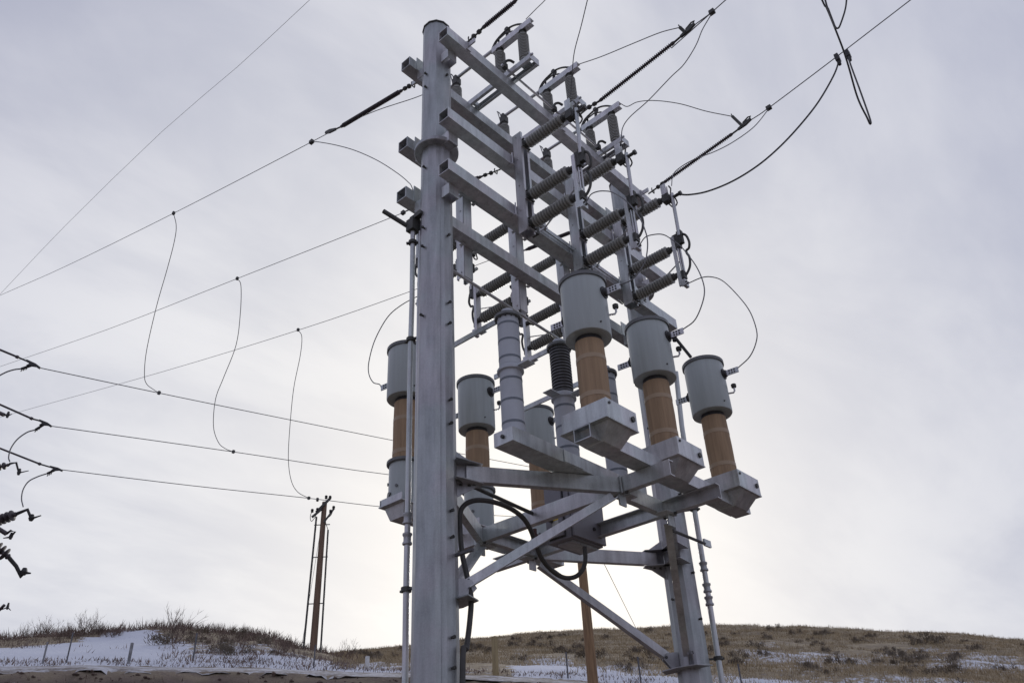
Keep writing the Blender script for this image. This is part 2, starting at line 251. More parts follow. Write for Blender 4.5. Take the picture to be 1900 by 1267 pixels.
# ------------------------------------------------------------------ mesh helpers
class MB:
    def __init__(s): s.v = []; s.f = []
    def add(s, vs, fs):
        o = len(s.v); s.v += [tuple(v) for v in vs]; s.f += [tuple(i + o for i in f) for f in fs]; return s
    def box(s, x0, x1, y0, y1, z0, z1):
        vs = [(x, y, z) for z in (z0, z1) for y in (y0, y1) for x in (x0, x1)]
        return s.add(vs, [(0, 2, 3, 1), (4, 5, 7, 6), (0, 1, 5, 4), (2, 6, 7, 3), (0, 4, 6, 2), (1, 3, 7, 5)])
    def frame(s, p0, p1, up=(0, 0, 1)):
        p0 = Vector(p0); p1 = Vector(p1); t = (p1 - p0).normalized(); up = Vector(up)
        if abs(t.dot(up)) > 0.98: up = Vector((1, 0, 0))
        a = t.cross(up).normalized(); b = a.cross(t).normalized()
        return p0, p1, t, a, b
    def extr(s, p0, p1, prof, up=(0, 0, 1)):           # closed 2-D profile swept along a segment
        p0, p1, t, a, b = s.frame(p0, p1, up)
        n = len(prof)
        vs = [p + a * x + b * y for p in (p0, p1) for x, y in prof]
        fs = [(i, (i + 1) % n, n + (i + 1) % n, n + i) for i in range(n)]
        fs += [tuple(range(n))[::-1], tuple(range(n, 2 * n))]
        return s.add(vs, fs)
    def tubesq(s, p0, p1, w_, h_, t_=0.01, up=(0, 0, 1)):  # hollow rectangular tube, open ends
        p0, p1, t, a, b = s.frame(p0, p1, up)
        o = [(-w_ / 2, -h_ / 2), (w_ / 2, -h_ / 2), (w_ / 2, h_ / 2), (-w_ / 2, h_ / 2)]
        i_ = [(x - math.copysign(t_, x), y - math.copysign(t_, y)) for x, y in o]
        vs = [p + a * x + b * y for p in (p0, p1) for q in (o, i_) for x, y in q]
        fs = []
        for k in range(4):
            j = (k + 1) % 4
            fs += [(k, j, 8 + j, 8 + k), (4 + j, 4 + k, 12 + k, 12 + j), (j, k, 4 + k, 4 + j), (8 + k, 8 + j, 12 + j, 12 + k)]
        return s.add(vs, fs)
    def angle(s, p0, p1, w_, t_=0.01, up=(0, 0, 1)):
        return s.extr(p0, p1, [(0, 0), (w_, 0), (w_, t_), (t_, t_), (t_, w_), (0, w_)], up)
    def chan(s, p0, p1, h_, fl, t_=0.01, side=1, up=(0, 0, 1)):   # channel: web vertical, flanges to one side
        k = side
        pr = [(0, 0), (fl * k, 0), (fl * k, t_), (t_ * k, t_), (t_ * k, h_ - t_), (fl * k, h_ - t_), (fl * k, h_), (0, h_)]
        if k < 0: pr = pr[::-1]
        return s.extr(p0, p1, pr, up)
    def lathe(s, o, ax, prof, seg=14, ref=None):        # prof: (radius, distance along axis)
        o = Vector(o); ax = Vector(ax).normalized()
        rf = Vector((0, 0, 1)) if abs(ax.z) < 0.9 else Vector((1, 0, 0))
        a = ax.cross(rf).normalized(); b = ax.cross(a)
        vs = []; fs = []
        for r_, t_ in prof:
            for i in range(seg):
                q = 2 * math.pi * (i + 0.5) / seg
                vs.append(o + ax * t_ + (a * math.cos(q) + b * math.sin(q)) * r_)
        n = len(prof)
        for k in range(n - 1):
            for i in range(seg):
                j = (i + 1) % seg
                fs.append((k * seg + i, k * seg + j, (k + 1) * seg + j, (k + 1) * seg + i))
        fs += [tuple(range(seg))[::-1], tuple((n - 1) * seg + i for i in range(seg))]
        return s.add(vs, fs)
    def cyl(s, p0, p1, r0, r1=None, seg=8):
        p0 = Vector(p0); p1 = Vector(p1); L_ = (p1 - p0).length
        return s.lathe(p0, p1 - p0, [(r0, 0), (r0 if r1 is None else r1, L_)], seg)
    def pipe(s, pts, r_, seg=6):
        pts = [Vector(p) for p in pts]; n = len(pts); vs = []; fs = []
        pa = None
        for i, p in enumerate(pts):
            t = (pts[min(i + 1, n - 1)] - pts[max(i - 1, 0)]).normalized()
            if pa is None:
                u = Vector((0, 0, 1)) if abs(t.z) < 0.9 else Vector((1, 0, 0)); a = t.cross(u).normalized()
            else:
                a = (pa - t * pa.dot(t)); a = a.normalized() if a.length > 1e-6 else t.orthogonal().normalized()
            pa = a; b = t.cross(a)
            rr = r_[i] if isinstance(r_, (list, tuple)) else r_
            for k in range(seg):
                q = 2 * math.pi * k / seg; vs.append(p + (a * math.cos(q) + b * math.sin(q)) * rr)
        for i in range(n - 1):
            for k in range(seg):
                j = (k + 1) % seg; fs.append((i * seg + k, i * seg + j, (i + 1) * seg + j, (i + 1) * seg + k))
        fs += [tuple(range(seg))[::-1], tuple((n - 1) * seg + k for k in range(seg))]
        return s.add(vs, fs)
    def prism(s, poly, vec):                              # planar polygon (3-D points) pushed along vec
        vec = Vector(vec); n = len(poly); vs = [Vector(p) for p in poly] + [Vector(p) + vec for p in poly]
        fs = [tuple(range(n))[::-1], tuple(range(n, 2 * n))] + [(i, (i + 1) % n, n + (i + 1) % n, n + i) for i in range(n)]
        return s.add(vs, fs)
    def mesh(s, name, mat, off=(0, 0, 0), smooth=True, ang=38):
        me = bpy.data.meshes.new(name)
        o = Vector(off)
        me.from_pydata([tuple(Vector(v) - o) for v in s.v], [], s.f)
        bm = bmesh.new(); bm.from_mesh(me); bmesh.ops.recalc_face_normals(bm, faces=bm.faces); bm.to_mesh(me); bm.free()
        me.materials.append(mat)
        if smooth:
            me.polygons.foreach_set('use_smooth', [True] * len(me.polygons)); me.set_sharp_from_angle(angle=math.radians(ang))
        return me
def spline(pts, n=6):
    P_ = [Vector(p) for p in pts]; P_ = [P_[0] * 2 - P_[1]] + P_ + [P_[-1] * 2 - P_[-2]]; o = []
    for i in range(1, len(P_) - 2):
        a, b, c, d_ = P_[i - 1:i + 3]
        for k in range(n):
            t = k / n
            o.append(0.5 * ((2 * b) + (c - a) * t + (2 * a - 5 * b + 4 * c - d_) * t * t + (3 * b - a - 3 * c + d_) * t ** 3))
    o.append(P_[-2]); return o
def tag(o, label, cat, group=None):
    o['label'] = label; o['category'] = cat
    o['kind'] = 'thing'
    if group: o['group'] = group
    return o
def thing(name, label, cat, loc, group=None):
    o = bpy.data.objects.new(name, None); col.objects.link(o); o.location = loc; o.empty_display_size = 0.2
    return tag(o, label, cat, group)
def wloc(o):
    p = Vector(o.location)
    while o.parent: o = o.parent; p += Vector(o.location)
    return p
def part(par, name, mb, mat, smooth=True, label=None):
    if isinstance(mb, list): return [part(par, name, q, mat, smooth, label) for q in mb]
    me = mb.mesh(name, mat, wloc(par), smooth)
    o = bpy.data.objects.new(name, me); col.objects.link(o); o.parent = par
    if label: o['label'] = label
    return o
def single(name, label, cat, mb, mat, loc, group=None, smooth=True):
    me = mb.mesh(name, mat, loc, smooth); o = bpy.data.objects.new(name, me); col.objects.link(o); o.location = loc
    return tag(o, label, cat, group)
def kids(o): return KID.get(o.name, [])
def copy_thing(o, delta, label):
    c = o.copy(); col.objects.link(c); c.location = Vector(o.location) + Vector(delta); c['label'] = label
    def rec(src, dst):
        for ch in src.children:
            k = ch.copy(); col.objects.link(k); k.parent = dst; rec(ch, k)
    rec(o, c); return c
L = -5.177
HF = [12.785, 10.913, 9.863]; HB = [12.844, 10.969, 9.938]      # crossarm undersides, front and back
S = 0.203; A = 0.35
def shed_profile(t0, t1, n, rc, rs, thick=0.35):
    pr = [(rc, t0)]; p = (t1 - t0) / n
    for i in range(n):
        a = t0 + p * i
        pr += [(rc, a + p * 0.2), (rs, a + p * (0.5 - thick / 2) ), (rs, a + p * (0.5 + thick / 2)), (rc, a + p * 0.85)]
    pr.append((rc, t1)); return pr
# ------------------------------------------------------------------ ground
def tab(t, x):
    if x <= t[0][0]: return t[0][1]
    for (a, va), (b, vb) in zip(t, t[1:]):
        if x <= b: return va + (vb - va) * (x - a) / (b - a)
    return t[-1][1]
FW = Vector((f.x, f.y)).normalized(); RT = Vector((r.x, r.y)).normalized()
def fbm(x, y, s, o=4):
    return noise.fractal(Vector((x * s, y * s, 3.7)), 0.9, 2.1, o, noise_basis='PERLIN_ORIGINAL')
DL, DR, D0, D1 = 52.0, 100.0, 29.0, 33.0
def sm(t): t = max(0, min(1, t)); return t * t * (3 - 2 * t)
def height(x, y):
    q = Vector((x - CAM[0], y - CAM[1])); l = q.dot(RT); p = q.dot(FW); dd = max(q.length, 1e-3); az = math.atan2(l, p)
    if abs(az) > 1.5: az = math.copysign(1.5, az)
    eb = tab(DATA['roadB'], az); et = tab(DATA['roadT'], az)
    back = sm((abs(az) - 0.9) / 0.5)
    zb = 1.6 + eb * D0; zt = 1.6 + et * D1
    n_ = fbm(x, y, 0.16) * 0.5 + fbm(x, y, 0.6) * 0.16
    if dd < 17.0: z = 0.02 * fbm(x, y, 0.5)
    elif dd < D0:
        t = (dd - 17) / (D0 - 17); z = zb * (t ** 1.15) + n_ * math.sin(math.pi * t) * 1.0 + fbm(x, y, 1.1) * 0.16 * t
        lim = 1.6 + eb * dd - 0.02
        z = min(z, lim + 0.10 * fbm(x, y, 0.9))
    elif dd < D1: t = (dd - D0) / (D1 - D0); z = zb + (zt - zb) * t + 0.03 * fbm(x, y, 0.8)
    else:
        tw = sm((dd - D1) / 4)
        eL = tab(DATA['ridgeL'], az); eR = tab(DATA['ridgeR'], az)
        if dd < DL: z1 = 1.6 + (et + (eL - et) * ((dd - D1) / (DL - D1)) ** 0.62) * dd
        else: z1 = 1.6 + eL * DL - (dd - DL) * 0.12
        if dd < DR: z2 = 1.6 + (et + (eR - et) * ((dd - D1) / (DR - D1)) ** 0.55) * dd
        else: z2 = 1.6 + eR * DR - min((dd - DR), 120) * 0.10
        if az > -0.13: z = z2
        else: z = max(z1, z2)
        z += n_ * tw * 0.55 * (0.35 if (az < -0.4 and dd < 47) else 1.0)
    return z * (1 - back) + back * 0.0
def gz(x, y): return height(x, y)
def axis(lo, hi, step, far):
    a = [lo + step * i for i in range(int((hi - lo) / step) + 1)]; g = step; e = a[-1]
    while e < far: g *= 1.5; e += g; a.append(e)
    g = step; e = a[0]
    while e > -far: g *= 1.5; e -= g; a.insert(0, e)
    return a
ls = axis(-40, 78, 0.62, 1600); ps = axis(14, 112, 0.62, 1600)
vs = []; snow = []; dirt = []
for p_ in ps:
    for l_ in ls:
        x = CAM[0] + RT.x * l_ + FW.x * p_; y = CAM[1] + RT.y * l_ + FW.y * p_
        z = height(x, y); vs.append((x, y, z))
        dd = math.hypot(l_, p_); az = math.atan2(l_, p_); el = (z - 1.6) / max(dd, 1)
        sn = 0.0
        if dd < D0: sn = 0.53 + 0.30 * fbm(x, y, 0.45)
        if dd < 24: sn = 0.30 + 0.2 * fbm(x, y, 0.2)
        elif dd < D1: sn = 0.42
        elif az < -0.13 and dd < DL + 6:
            t = (dd - D1) / (DL - D1)
            sn = 0.66 - 0.40 * t + 0.10 * fbm(x, y, 0.2)
            if az < -0.385: tb = 0.50 + 0.38 * sm((az + 0.54) / 0.10) - 0.5 * sm((az + 0.43) / 0.05); sn = max(sn, 0.98 - 4.0 * max(0, t - tb + 0.14 * fbm(x, y, 0.35)))
        else:
            t = (dd - D1) / (DR - D1)
            sn = 0.66 - 0.40 * t + 0.24 * fbm(x, y, 0.05) + 0.14 * fbm(x, y, 0.2)
            if 0.05 < az < 0.24 and t > 0.12: sn -= 0.1
            if az < -0.02: sn -= 0.22
        snow.append(sn)
        dirt.append(1.0 if 16 < dd < D0 - 0.3 else (0.5 if dd < D1 else 0.0))
nl = len(ls)
fs = [(j * nl + i, j * nl + i + 1, (j + 1) * nl + i + 1, (j + 1) * nl + i) for j in range(len(ps) - 1) for i in range(nl - 1)]
me = bpy.data.meshes.new('hillside'); me.from_pydata(vs, [], fs)
at = me.attributes.new('snow', 'FLOAT', 'POINT'); at.data.foreach_set('value', snow)
at = me.attributes.new('dirt', 'FLOAT', 'POINT'); at.data.foreach_set('value', dirt)
me.polygons.foreach_set('use_smooth', [True] * len(me.polygons))
mt, t, b = new_mat('hillside_soil_grass_snow')
p = objpos(t)
a1 = t.nodes.new('ShaderNodeAttribute'); a1.attribute_name = 'snow'
a2 = t.nodes.new('ShaderNodeAttribute'); a2.attribute_name = 'dirt'
nf = noise_tex(t, p, 2.6, 6, 0.65); nm = noise_tex(t, p, 0.55, 5, 0.6); nff = noise_tex(t, p, 9.0, 4, 0.6)
gcol_ = mixc(t, maprange(t, nm, 0.35, 0.66), (0.23, 0.185, 0.125), (0.40, 0.325, 0.21))
gcol_ = mixc(t, maprange(t, nf, 0.42, 0.68), gcol_, (0.17, 0.135, 0.10))
gcol_ = mixc(t, maprange(t, nff, 0.45, 0.75), gcol_, (0.36, 0.30, 0.20))
dcol = mixc(t, maprange(t, nf, 0.35, 0.65), (0.07, 0.05, 0.043), (0.145, 0.105, 0.09))
gcol_ = mixc(t, a2.outputs['Fac'], gcol_, dcol)
nsum = mth(t, 'ADD', mth(t, 'MULTIPLY', nf, 0.5), mth(t, 'ADD', mth(t, 'MULTIPLY', nm, 0.25), mth(t, 'MULTIPLY', nff, 0.25)))
sf = maprange(t, mth(t, 'ADD', nsum, mth(t, 'SUBTRACT', a1.outputs['Fac'], 0.5)), 0.52, 0.60)
scol = mixc(t, nm, (0.57, 0.60, 0.68), (0.69, 0.715, 0.78))
t.links.new(mixc(t, sf, gcol_, scol), b.inputs['Base Color']); b.inputs['Roughness'].default_value = 0.92
bp = t.nodes.new('ShaderNodeBump'); bp.inputs['Strength'].default_value = 0.8; bp.inputs['Distance'].default_value = 0.15
t.links.new(nsum, bp.inputs['Height']); t.links.new(bp.outputs[0], b.inputs['Normal'])
me.materials.append(mt)
hill = bpy.data.objects.new('hillside', me); col.objects.link(hill); hill['kind'] = 'structure'
# graded track along the foot of the slope
vs = []; fs = []; na = 150
for i in range(na + 1):
    az = -0.62 + 0.98 * i / na
    for k in range(6):
        dd = 29.2 + 3.4 * k / 5 + (0.35 * fbm(az * 60, 3, 1.0) if k in (0, 5) else 0)
        q = Vector((CAM[0], CAM[1])) + (FW * math.cos(az) + RT * math.sin(az)) * dd
        vs.append((q.x, q.y, gz(q.x, q.y) + (0.03 if 0 < k < 5 else 0.01)))
for i in range(na):
    for k in range(5): fs.append((i * 6 + k, i * 6 + k + 1, i * 6 + k + 7, i * 6 + k + 6))
me = bpy.data.meshes.new('dirt_track'); me.from_pydata(vs, [], fs); me.polygons.foreach_set('use_smooth', [True] * len(me.polygons))
mt, t, b = new_mat('snow_dusted_track'); p = objpos(t)
n_ = noise_tex(t, p, 1.2, 6, 0.65); n3 = noise_tex(t, p, 7.0, 4, 0.6)
t.links.new(mixc(t, maprange(t, mth(t, 'ADD', mth(t, 'MULTIPLY', n_, 0.6), mth(t, 'MULTIPLY', n3, 0.4)), 0.42, 0.58), (0.19, 0.165, 0.15), (0.50, 0.51, 0.55)), b.inputs['Base Color']); b.inputs['Roughness'].default_value = 0.95
me.materials.append(mt); o = bpy.data.objects.new('dirt_track', me); col.objects.link(o); o['kind'] = 'structure'

# ------------------------------------------------------------------ steel poles
def steel_pole(px, lean, label, zs_front, zs_side):
    T = thing('steel_pole', label, 'steel pole', (px, 0, 0), 'tubular steel poles of the switch structure')
    def c(z): return Vector((px + lean * max(0, z - 4) / 9.0, 0, z))
    def sect(z0, z1, r0, r1, mb):
        p0, p1 = c(z0), c(z1); mb.lathe(p0, p1 - p0, [(r0, 0), (r1, (p1 - p0).length)], 12); return mb
    part(T, 'lower_shaft', sect(-0.3, 10.72, 0.268, 0.226, MB()), M['galv_pole'], False)
    part(T, 'upper_shaft', sect(10.80, 13.60, 0.232, 0.226, MB()), M['galv_pole'], False)
    q = c(10.76)
    part(T, 'splice_flange', MB().lathe(q - Vector((0, 0, 0.04)), (0, 0, 1), [(0.325, 0), (0.335, 0.01), (0.335, 0.07), (0.325, 0.08)], 28), M['galv_pole'])
    q = c(13.60)
    part(T, 'top_cap', MB().lathe(q, (0, 0, 1), [(0.244, 0), (0.244, 0.025), (0.2, 0.035)], 12), M['dark'], False)
    me_b = MB().cyl((0, 0, 0), (0, 0.05, 0), 0.015, seg=8).lathe((0, 0.03, 0), (0, 1, 0), [(0.022, 0), (0.022, 0.02)], 6).mesh('step_clip', M['dark'])
    for z, ax in [(z, 0) for z in zs_front] + [(z, 1) for z in zs_side]:
        o = bpy.data.objects.new('step_clip', me_b); col.objects.link(o); o.parent = T
        rr = 0.27 - 0.0038 * z - 0.012; cx = c(z).x - px
        if ax == 0: o.location = (cx, rr, z)
        else: o.location = (cx + rr, 0, z); o.rotation_euler = (0, 0, -math.pi / 2)
    for i in range(3):                                   # saddles that carry the crossarms
        for sy, h in ((1, HF[i]), (-1, HB[i])):
            cc = c(h).x
            mb = MB().tubesq((cc, sy * 0.285, h - 0.20), (cc, sy * 0.285, h - 0.004), 0.19, 0.16, 0.014, up=(0, 1, 0))
            part(T, 'saddle', mb, M['galv'], False)
            mb = MB().box(cc - 0.13, cc + 0.13, sy * 0.35 - 0.008 - (0.012 if sy > 0 else -0.0), sy * 0.35 - 0.004 + (0.0 if sy > 0 else 0.012), h + 0.01, h + S + 0.10) if sy < 0 else MB().box(cc - 0.13, cc + 0.13, 0.335, 0.347, h + 0.01, h + S - 0.01)
            part(T, 'backing_plate', mb, M['galv'], False)
    return T, c
poleA, cA = steel_pole(0, 0, 'tall galvanized twelve-sided steel pole standing nearest the camera, its whole top visible', DATA['stepF'], DATA['stepX'])
poleB, cB = steel_pole(L, -0.13, 'galvanized steel pole farther back on the right, behind the grey cans', [4.6, 5.3, 6.6, 8.1, 9.1, 9.5, 10.3, 12.0], [3.4, 4.9, 6.2, 7.8])
for T, c, an in ((poleA, cA, 62), (poleB, cB, 20)):
    dx, dy = math.cos(math.radians(an)), math.sin(math.radians(an))
    part(T, 'weld_seam', MB().pipe([c(z) + Vector((dx, dy, 0)) * ((.268 - .00387 * z) * .972) for z in (.1, 3, 6, 9, 10.70)], .006, 6), M['galv_pole'])
# knee brackets and strut gussets, welded to the poles
J = {'nf': Vector((-2.02, 1.22, 5.45)), 'nb': Vector((-2.02, -1.22, 5.45)), 'ff': Vector((-3.12, 1.22, 5.45)), 'fb': Vector((-3.12, -1.22, 5.45))}
for T, c, js, kz, sx in ((poleA, cA, ('nf', 'nb'), 4.17, -1), (poleB, cB, ('ff', 'fb'), 4.02, 1)):
    for j in js:
        q = J[j]; o = c(5.5); dr = Vector((q.x - o.x, q.y, 0)).normalized(); sd_ = Vector((-dr.y, dr.x, 0))
        for z0 in (5.425, 5.665):
            poly = [Vector((o.x, 0, z0)) + dr * 0.20 + sd_ * 0.22, Vector((o.x, 0, z0)) + dr * 0.56 + sd_ * 0.07, Vector((o.x, 0, z0)) + dr * 0.56 - sd_ * 0.07, Vector((o.x, 0, z0)) + dr * 0.20 - sd_ * 0.22]
            part(T, 'gusset_plate', MB().prism(poly, (0, 0, 0.012)), M['galv_pole'], False)
        poly = [Vector((o.x, 0, 5.24)) + dr * 0.22, Vector((o.x, 0, 5.42)) + dr * 0.52, Vector((o.x, 0, 5.678)) + dr * 0.50, Vector((o.x, 0, 5.86)) + dr * 0.22]
        part(T, 'gusset_web', MB().prism([p_ - sd_ * 0.006 for p_ in poly], sd_ * 0.012), M['galv_pole'], False)
        o = c(kz)
        poly = [Vector((o.x, 0, kz - 0.14)) + dr * 0.22, Vector((o.x, 0, kz - 0.10)) + dr * 0.34, Vector((o.x, 0, kz + 0.03)) + dr * 0.46, Vector((o.x, 0, kz + 0.12)) + dr * 0.40, Vector((o.x, 0, kz + 0.14)) + dr * 0.22]
        for q_ in (.30, .40):
            bc = Vector((o.x, 0, 5.424)) + dr * q_ if False else Vector((c(5.5).x, 0, 5.424)) + dr * q_
            part(T, 'bolt', MB().lathe(bc, (0, 0, -1), [(.022, 0), (.022, .022)], 6), M['dark'])
        part(T, 'brace_lug', [MB().prism([p_ - sd_ * 0.035 for p_ in poly], sd_ * 0.014), MB().prism([p_ + sd_ * 0.021 for p_ in poly], sd_ * 0.014)], M['galv_pole'], False)
    o = c(kz); poly = [Vector((o.x, 0, kz - 0.12)) + Vector((sx * a_, b_, 0)) for a_, b_ in ((0.1, 0.40), (0.36, 0.30), (0.42, 0.0), (0.36, -0.30), (0.1, -0.40))]
    part(T, 'brace_shelf', MB().prism(poly, (0, 0, 0.014)), M['galv_pole'], False)
# ------------------------------------------------------------------ crossarms
lev = ['top', 'middle', 'bottom']
for i in range(3):
    for sy, h in ((1, HF[i]), (-1, HB[i])):
        side = 'front' if sy > 0 else 'back'
        y = sy * (A + S / 2)
        T = thing('crossarm', '%s %s galvanized square tube crossarm bolted across both steel poles' % (lev[i], side), 'crossarm', (0.29, y, h), 'square tube crossarms on the steel poles')
        part(T, 'tube', MB().tubesq((0.285, y, h + S / 2), (L - 0.43, y, h + S / 2), S, S, 0.012), M['galv'], False)
        if i == 0:
            for x in (-0.18 if sy > 0 else -0.1, -2.62, -5.15):
                yy = sy * (A + S)
                part(T, 'line_lug', MB().box(x - 0.05, x + 0.05, yy + (0.001 if sy > 0 else -0.02), yy + (0.02 if sy > 0 else -0.001), h + 0.02, h + 0.2).box(x - 0.012, x + 0.012, yy + (0.02 if sy > 0 else -0.16), yy + (0.16 if sy > 0 else -0.02), h + 0.10, h + 0.19), M['galv'], False)

# ------------------------------------------------------------------ vertical disconnect switches
def vswitch(x, s, label, group):
    T = thing('disconnect_switch', label, 'switch', (x, s * (A + S), 9.4), group)
    y0 = A + S + 0.004
    def Y(v): return s * v
    def bx(mb, xa, xb, ya, yb, za, zb): return mb.box(xa, xb, min(Y(ya), Y(yb)), max(Y(ya), Y(yb)), za, zb)
    zb_, zt_ = (9.52, 11.56) if s > 0 else (9.34, 11.50)
    mb = MB(); bx(mb, x - 0.095, x + 0.095, y0, y0 + 0.012, zb_, zt_)
    part(T, 'post_web', mb, M['galv'], False)
    for k in (-1, 1):
        mb = MB(); bx(mb, x + k * 0.095 - 0.005 * (1 + k), x + k * 0.095 + 0.005 * (1 - k), y0, y0 + 0.16, zb_, zt_)
        bx(mb, x + k * 0.095 - (0.0 if k < 0 else 0.045), x + k * 0.095 + (0.045 if k < 0 else 0.0), y0 + 0.1602, y0 + 0.17, zb_, zt_)
        part(T, 'post_flange', mb, M['galv'], False)
    for i_ in (1, 2):
        h_ = (HF if s > 0 else HB)[i_]
        for dx in (-.15, .15):
            part(T, 'hook_bolt', MB().cyl((x + dx, Y(A + S + .02), h_ - .03), (x + dx, Y(A + S + .02), h_ + S + .03), .011, seg=6).box(x + dx - .03, x + dx + .03, min(Y(A + S - .06), Y(A + S + .035)), max(Y(A + S - .06), Y(A + S + .035)), h_ - .022, h_ - .004), M['galv'])
    mb = MB()
    for z in (zb_ + .1, 9.95, 10.45, 10.7, 11.0, zt_ - .07):
        mb.lathe((x + 0.095, Y(y0 + 0.07), z), (1, 0, 0), [(0.014, 0), (0.014, 0.012)], 6)
    part(T, 'bolt_row', mb, M['galv'])
    for k, (z, ya, yb, n_) in enumerate(((11.31, 0.80, 1.50, 12), (10.21, 0.80, 1.50, 13), (9.66, 0.80, 1.50, 13))):
        mb = MB(); bx(mb, x - 0.10, x + 0.10, y0 + 0.1705, y0 + 0.185, z - 0.10, z + 0.10)
        part(T, 'mount_plate', mb, M['galv'], False)
        mb = MB(); me2 = MB(); mb.lathe((x, Y(0.735), z), (0, s, 0), [(0.085, 0), (0.085, 0.02), (0.06, 0.03), (0.06, 0.075)], 10)
        me2.lathe((x, Y(1.49), z), (0, s, 0), [(0.062, 0), (0.062, 0.05), (0.045, 0.06), (0.045, 0.13)], 10)
        for dx, dz in ((-.07, -.07), (.07, .07), (.07, -.07), (-.07, .07)): mb.lathe((x + dx, Y(.74), z + dz), (0, s, 0), [(.016, 0), (.016, .035)], 6)
        part(T, 'end_fitting', [mb, me2], M['dark'])
        part(T, 'insulator', MB().lathe((x, 0, z), (0, s, 0), shed_profile(ya, yb, n_ + 1, 0.066, 0.097, 0.32), 18), M['porc'])
    # contact frame on the two lower insulators
    mb = MB(); bx(mb, x + 0.018, x + 0.045, 1.605, 1.665, 9.40, 10.42); bx(mb, x - 0.075, x + 0.018, 1.605, 1.615, 9.45, 10.36); bx(mb, x - 0.075, x + 0.045, 1.6652, 1.72, 9.38, 9.50)
    o = part(T, 'contact_frame', mb, M['alum'], False)
    part(T, 'contact_finger', [MB().cyl((x + dx, Y(dy), 9.70), (x + dx, Y(dy), 10.18), 0.016, seg=7) for dx, dy in ((-0.015, 1.675), (-0.048, 1.70), (-0.082, 1.675))], M['alum'])
    mb = MB(); bx(mb, x - 0.09, x + 0.017, 1.63, 1.71, 9.56, 9.70); part(T, 'lower_casting', mb, M['dark'], False)
    mb = MB(); bx(mb, x - 0.09, x + 0.017, 1.625, 1.73, 10.19, 10.46); bx(mb, x - 0.06, x + 0.012, 1.71, 1.80, 10.24, 10.50)
    part(T, 'hinge_casting', mb, M['dark'])
    arc = [(x - 0.05, Y(1.79), 10.45), (x - 0.06, Y(1.85), 10.38), (x - 0.06, Y(1.88), 10.22), (x - 0.07, Y(1.85), 10.12), (x - 0.07, Y(1.80), 10.10), (x - 0.075, Y(1.79), 10.05), (x - 0.08, Y(1.82), 9.95), (x - 0.08, Y(1.80), 9.78), (x - 0.07, Y(1.73), 9.66), (x - 0.05, Y(1.68), 9.62)]
    part(T, 'arcing_horn', MB().pipe(spline(arc, 4), 0.021, 7), M['dark'])
    part(T, 'blade', MB().cyl((x + 0.0, Y(1.755), 10.40), (x + 0.0, Y(1.775), 11.33), 0.031, seg=10), M['galv'])
    mb = MB(); bx(mb, x - 0.06, x + 0.06, 1.60, 1.72, 11.20, 11.36); bx(mb, x - 0.075, x + 0.05, 1.70, 1.735, 11.18, 11.30)
    mb.lathe((x, Y(1.7), 11.24), (0, s, 0), [(0.03, 0), (0.03, 0.2), (0.045, 0.21), (0.045, 0.25)], 8)
    part(T, 'jaw_casting', mb, M['dark'])
    mb = MB(); bx(mb, x + 0.03, x + 0.045, 1.60, 1.70, 11.37, 11.60); bx(mb, x - 0.03, x - 0.015, 1.61, 1.70, 11.37, 11.56); bx(mb, x - 0.015, x + 0.03, 1.60, 1.612, 11.37, 11.50)
    part(T, 'jaw_plate', mb, M['alum'], False)
    mb = MB().pipe([(x - .05, Y(1.72), 11.36), (x - .05, Y(1.75), 11.50), (x - .05, Y(1.72), 11.58)], 0.014, 6)
    part(T, 'jaw_guide', mb, M['dark'])
    # operating crank, push rod and small fittings at the foot of the post
    part(T, 'crank_box', MB().box(x - .19, x - .112, min(Y(y0 + .05), Y(y0 + .17)), max(Y(y0 + .05), Y(y0 + .17)), 9.58, 9.74), M['dark'], False)
    part(T, 'crank_lever', MB().extr((x - .20, Y(y0 + .11), 9.66), (x - .34, Y(y0 + .17), 9.80), [(-.022, -.012), (.022, -.012), (.022, .012), (-.022, .012)]), M['galv'], False)
    part(T, 'push_rod', MB().cyl((x - .33, Y(y0 + .17), 9.79), (x - .07, Y(1.70), 9.98), .012, seg=6), M['galv'])
    part(T, 'clevis', MB().lathe((x - .34, Y(y0 + .14), 9.79), (0, s, 0), [(.03, 0), (.03, .06)], 8), M['alum'])
    part(T, 'terminal_lug', [MB().lathe((x - .03 * k, Y(1.72), 9.44), (0, s, 0), [(.016, 0), (.016, .03)], 6) for k in (-1, 1)], M['dark'])
    part(T, 'jaw_spring', MB().pipe(spline([(x - .05, Y(1.66), 11.2), (x - .12, Y(1.70), 11.14), (x - .13, Y(1.78), 11.2), (x - .06, Y(1.78), 11.3)], 3), .013, 6), M['dark'])
    return T
gF = 'vertical disconnect switches on the front crossarms'; gK = 'vertical disconnect switches on the back crossarms'
s1 = vswitch(-1.25, 1, 'front upright disconnect switch nearest the big left pole, three ribbed grey insulators', gF)
copy_thing(s1, (-1.32, 0, 0), 'front upright disconnect switch standing between its two neighbours, above the foremost grey can')
copy_thing(s1, (-2.68, 0, 0), 'front upright disconnect switch farthest right, its bar open against the sky')
s2 = vswitch(-1.22, -1, 'back upright disconnect switch mostly hidden behind the big left pole', gK)
copy_thing(s2, (-1.30, 0, 0), 'back upright disconnect switch showing above the fully wrapped white column')
copy_thing(s2, (-2.63, 0, 0), 'back upright disconnect switch behind the foremost grey can')
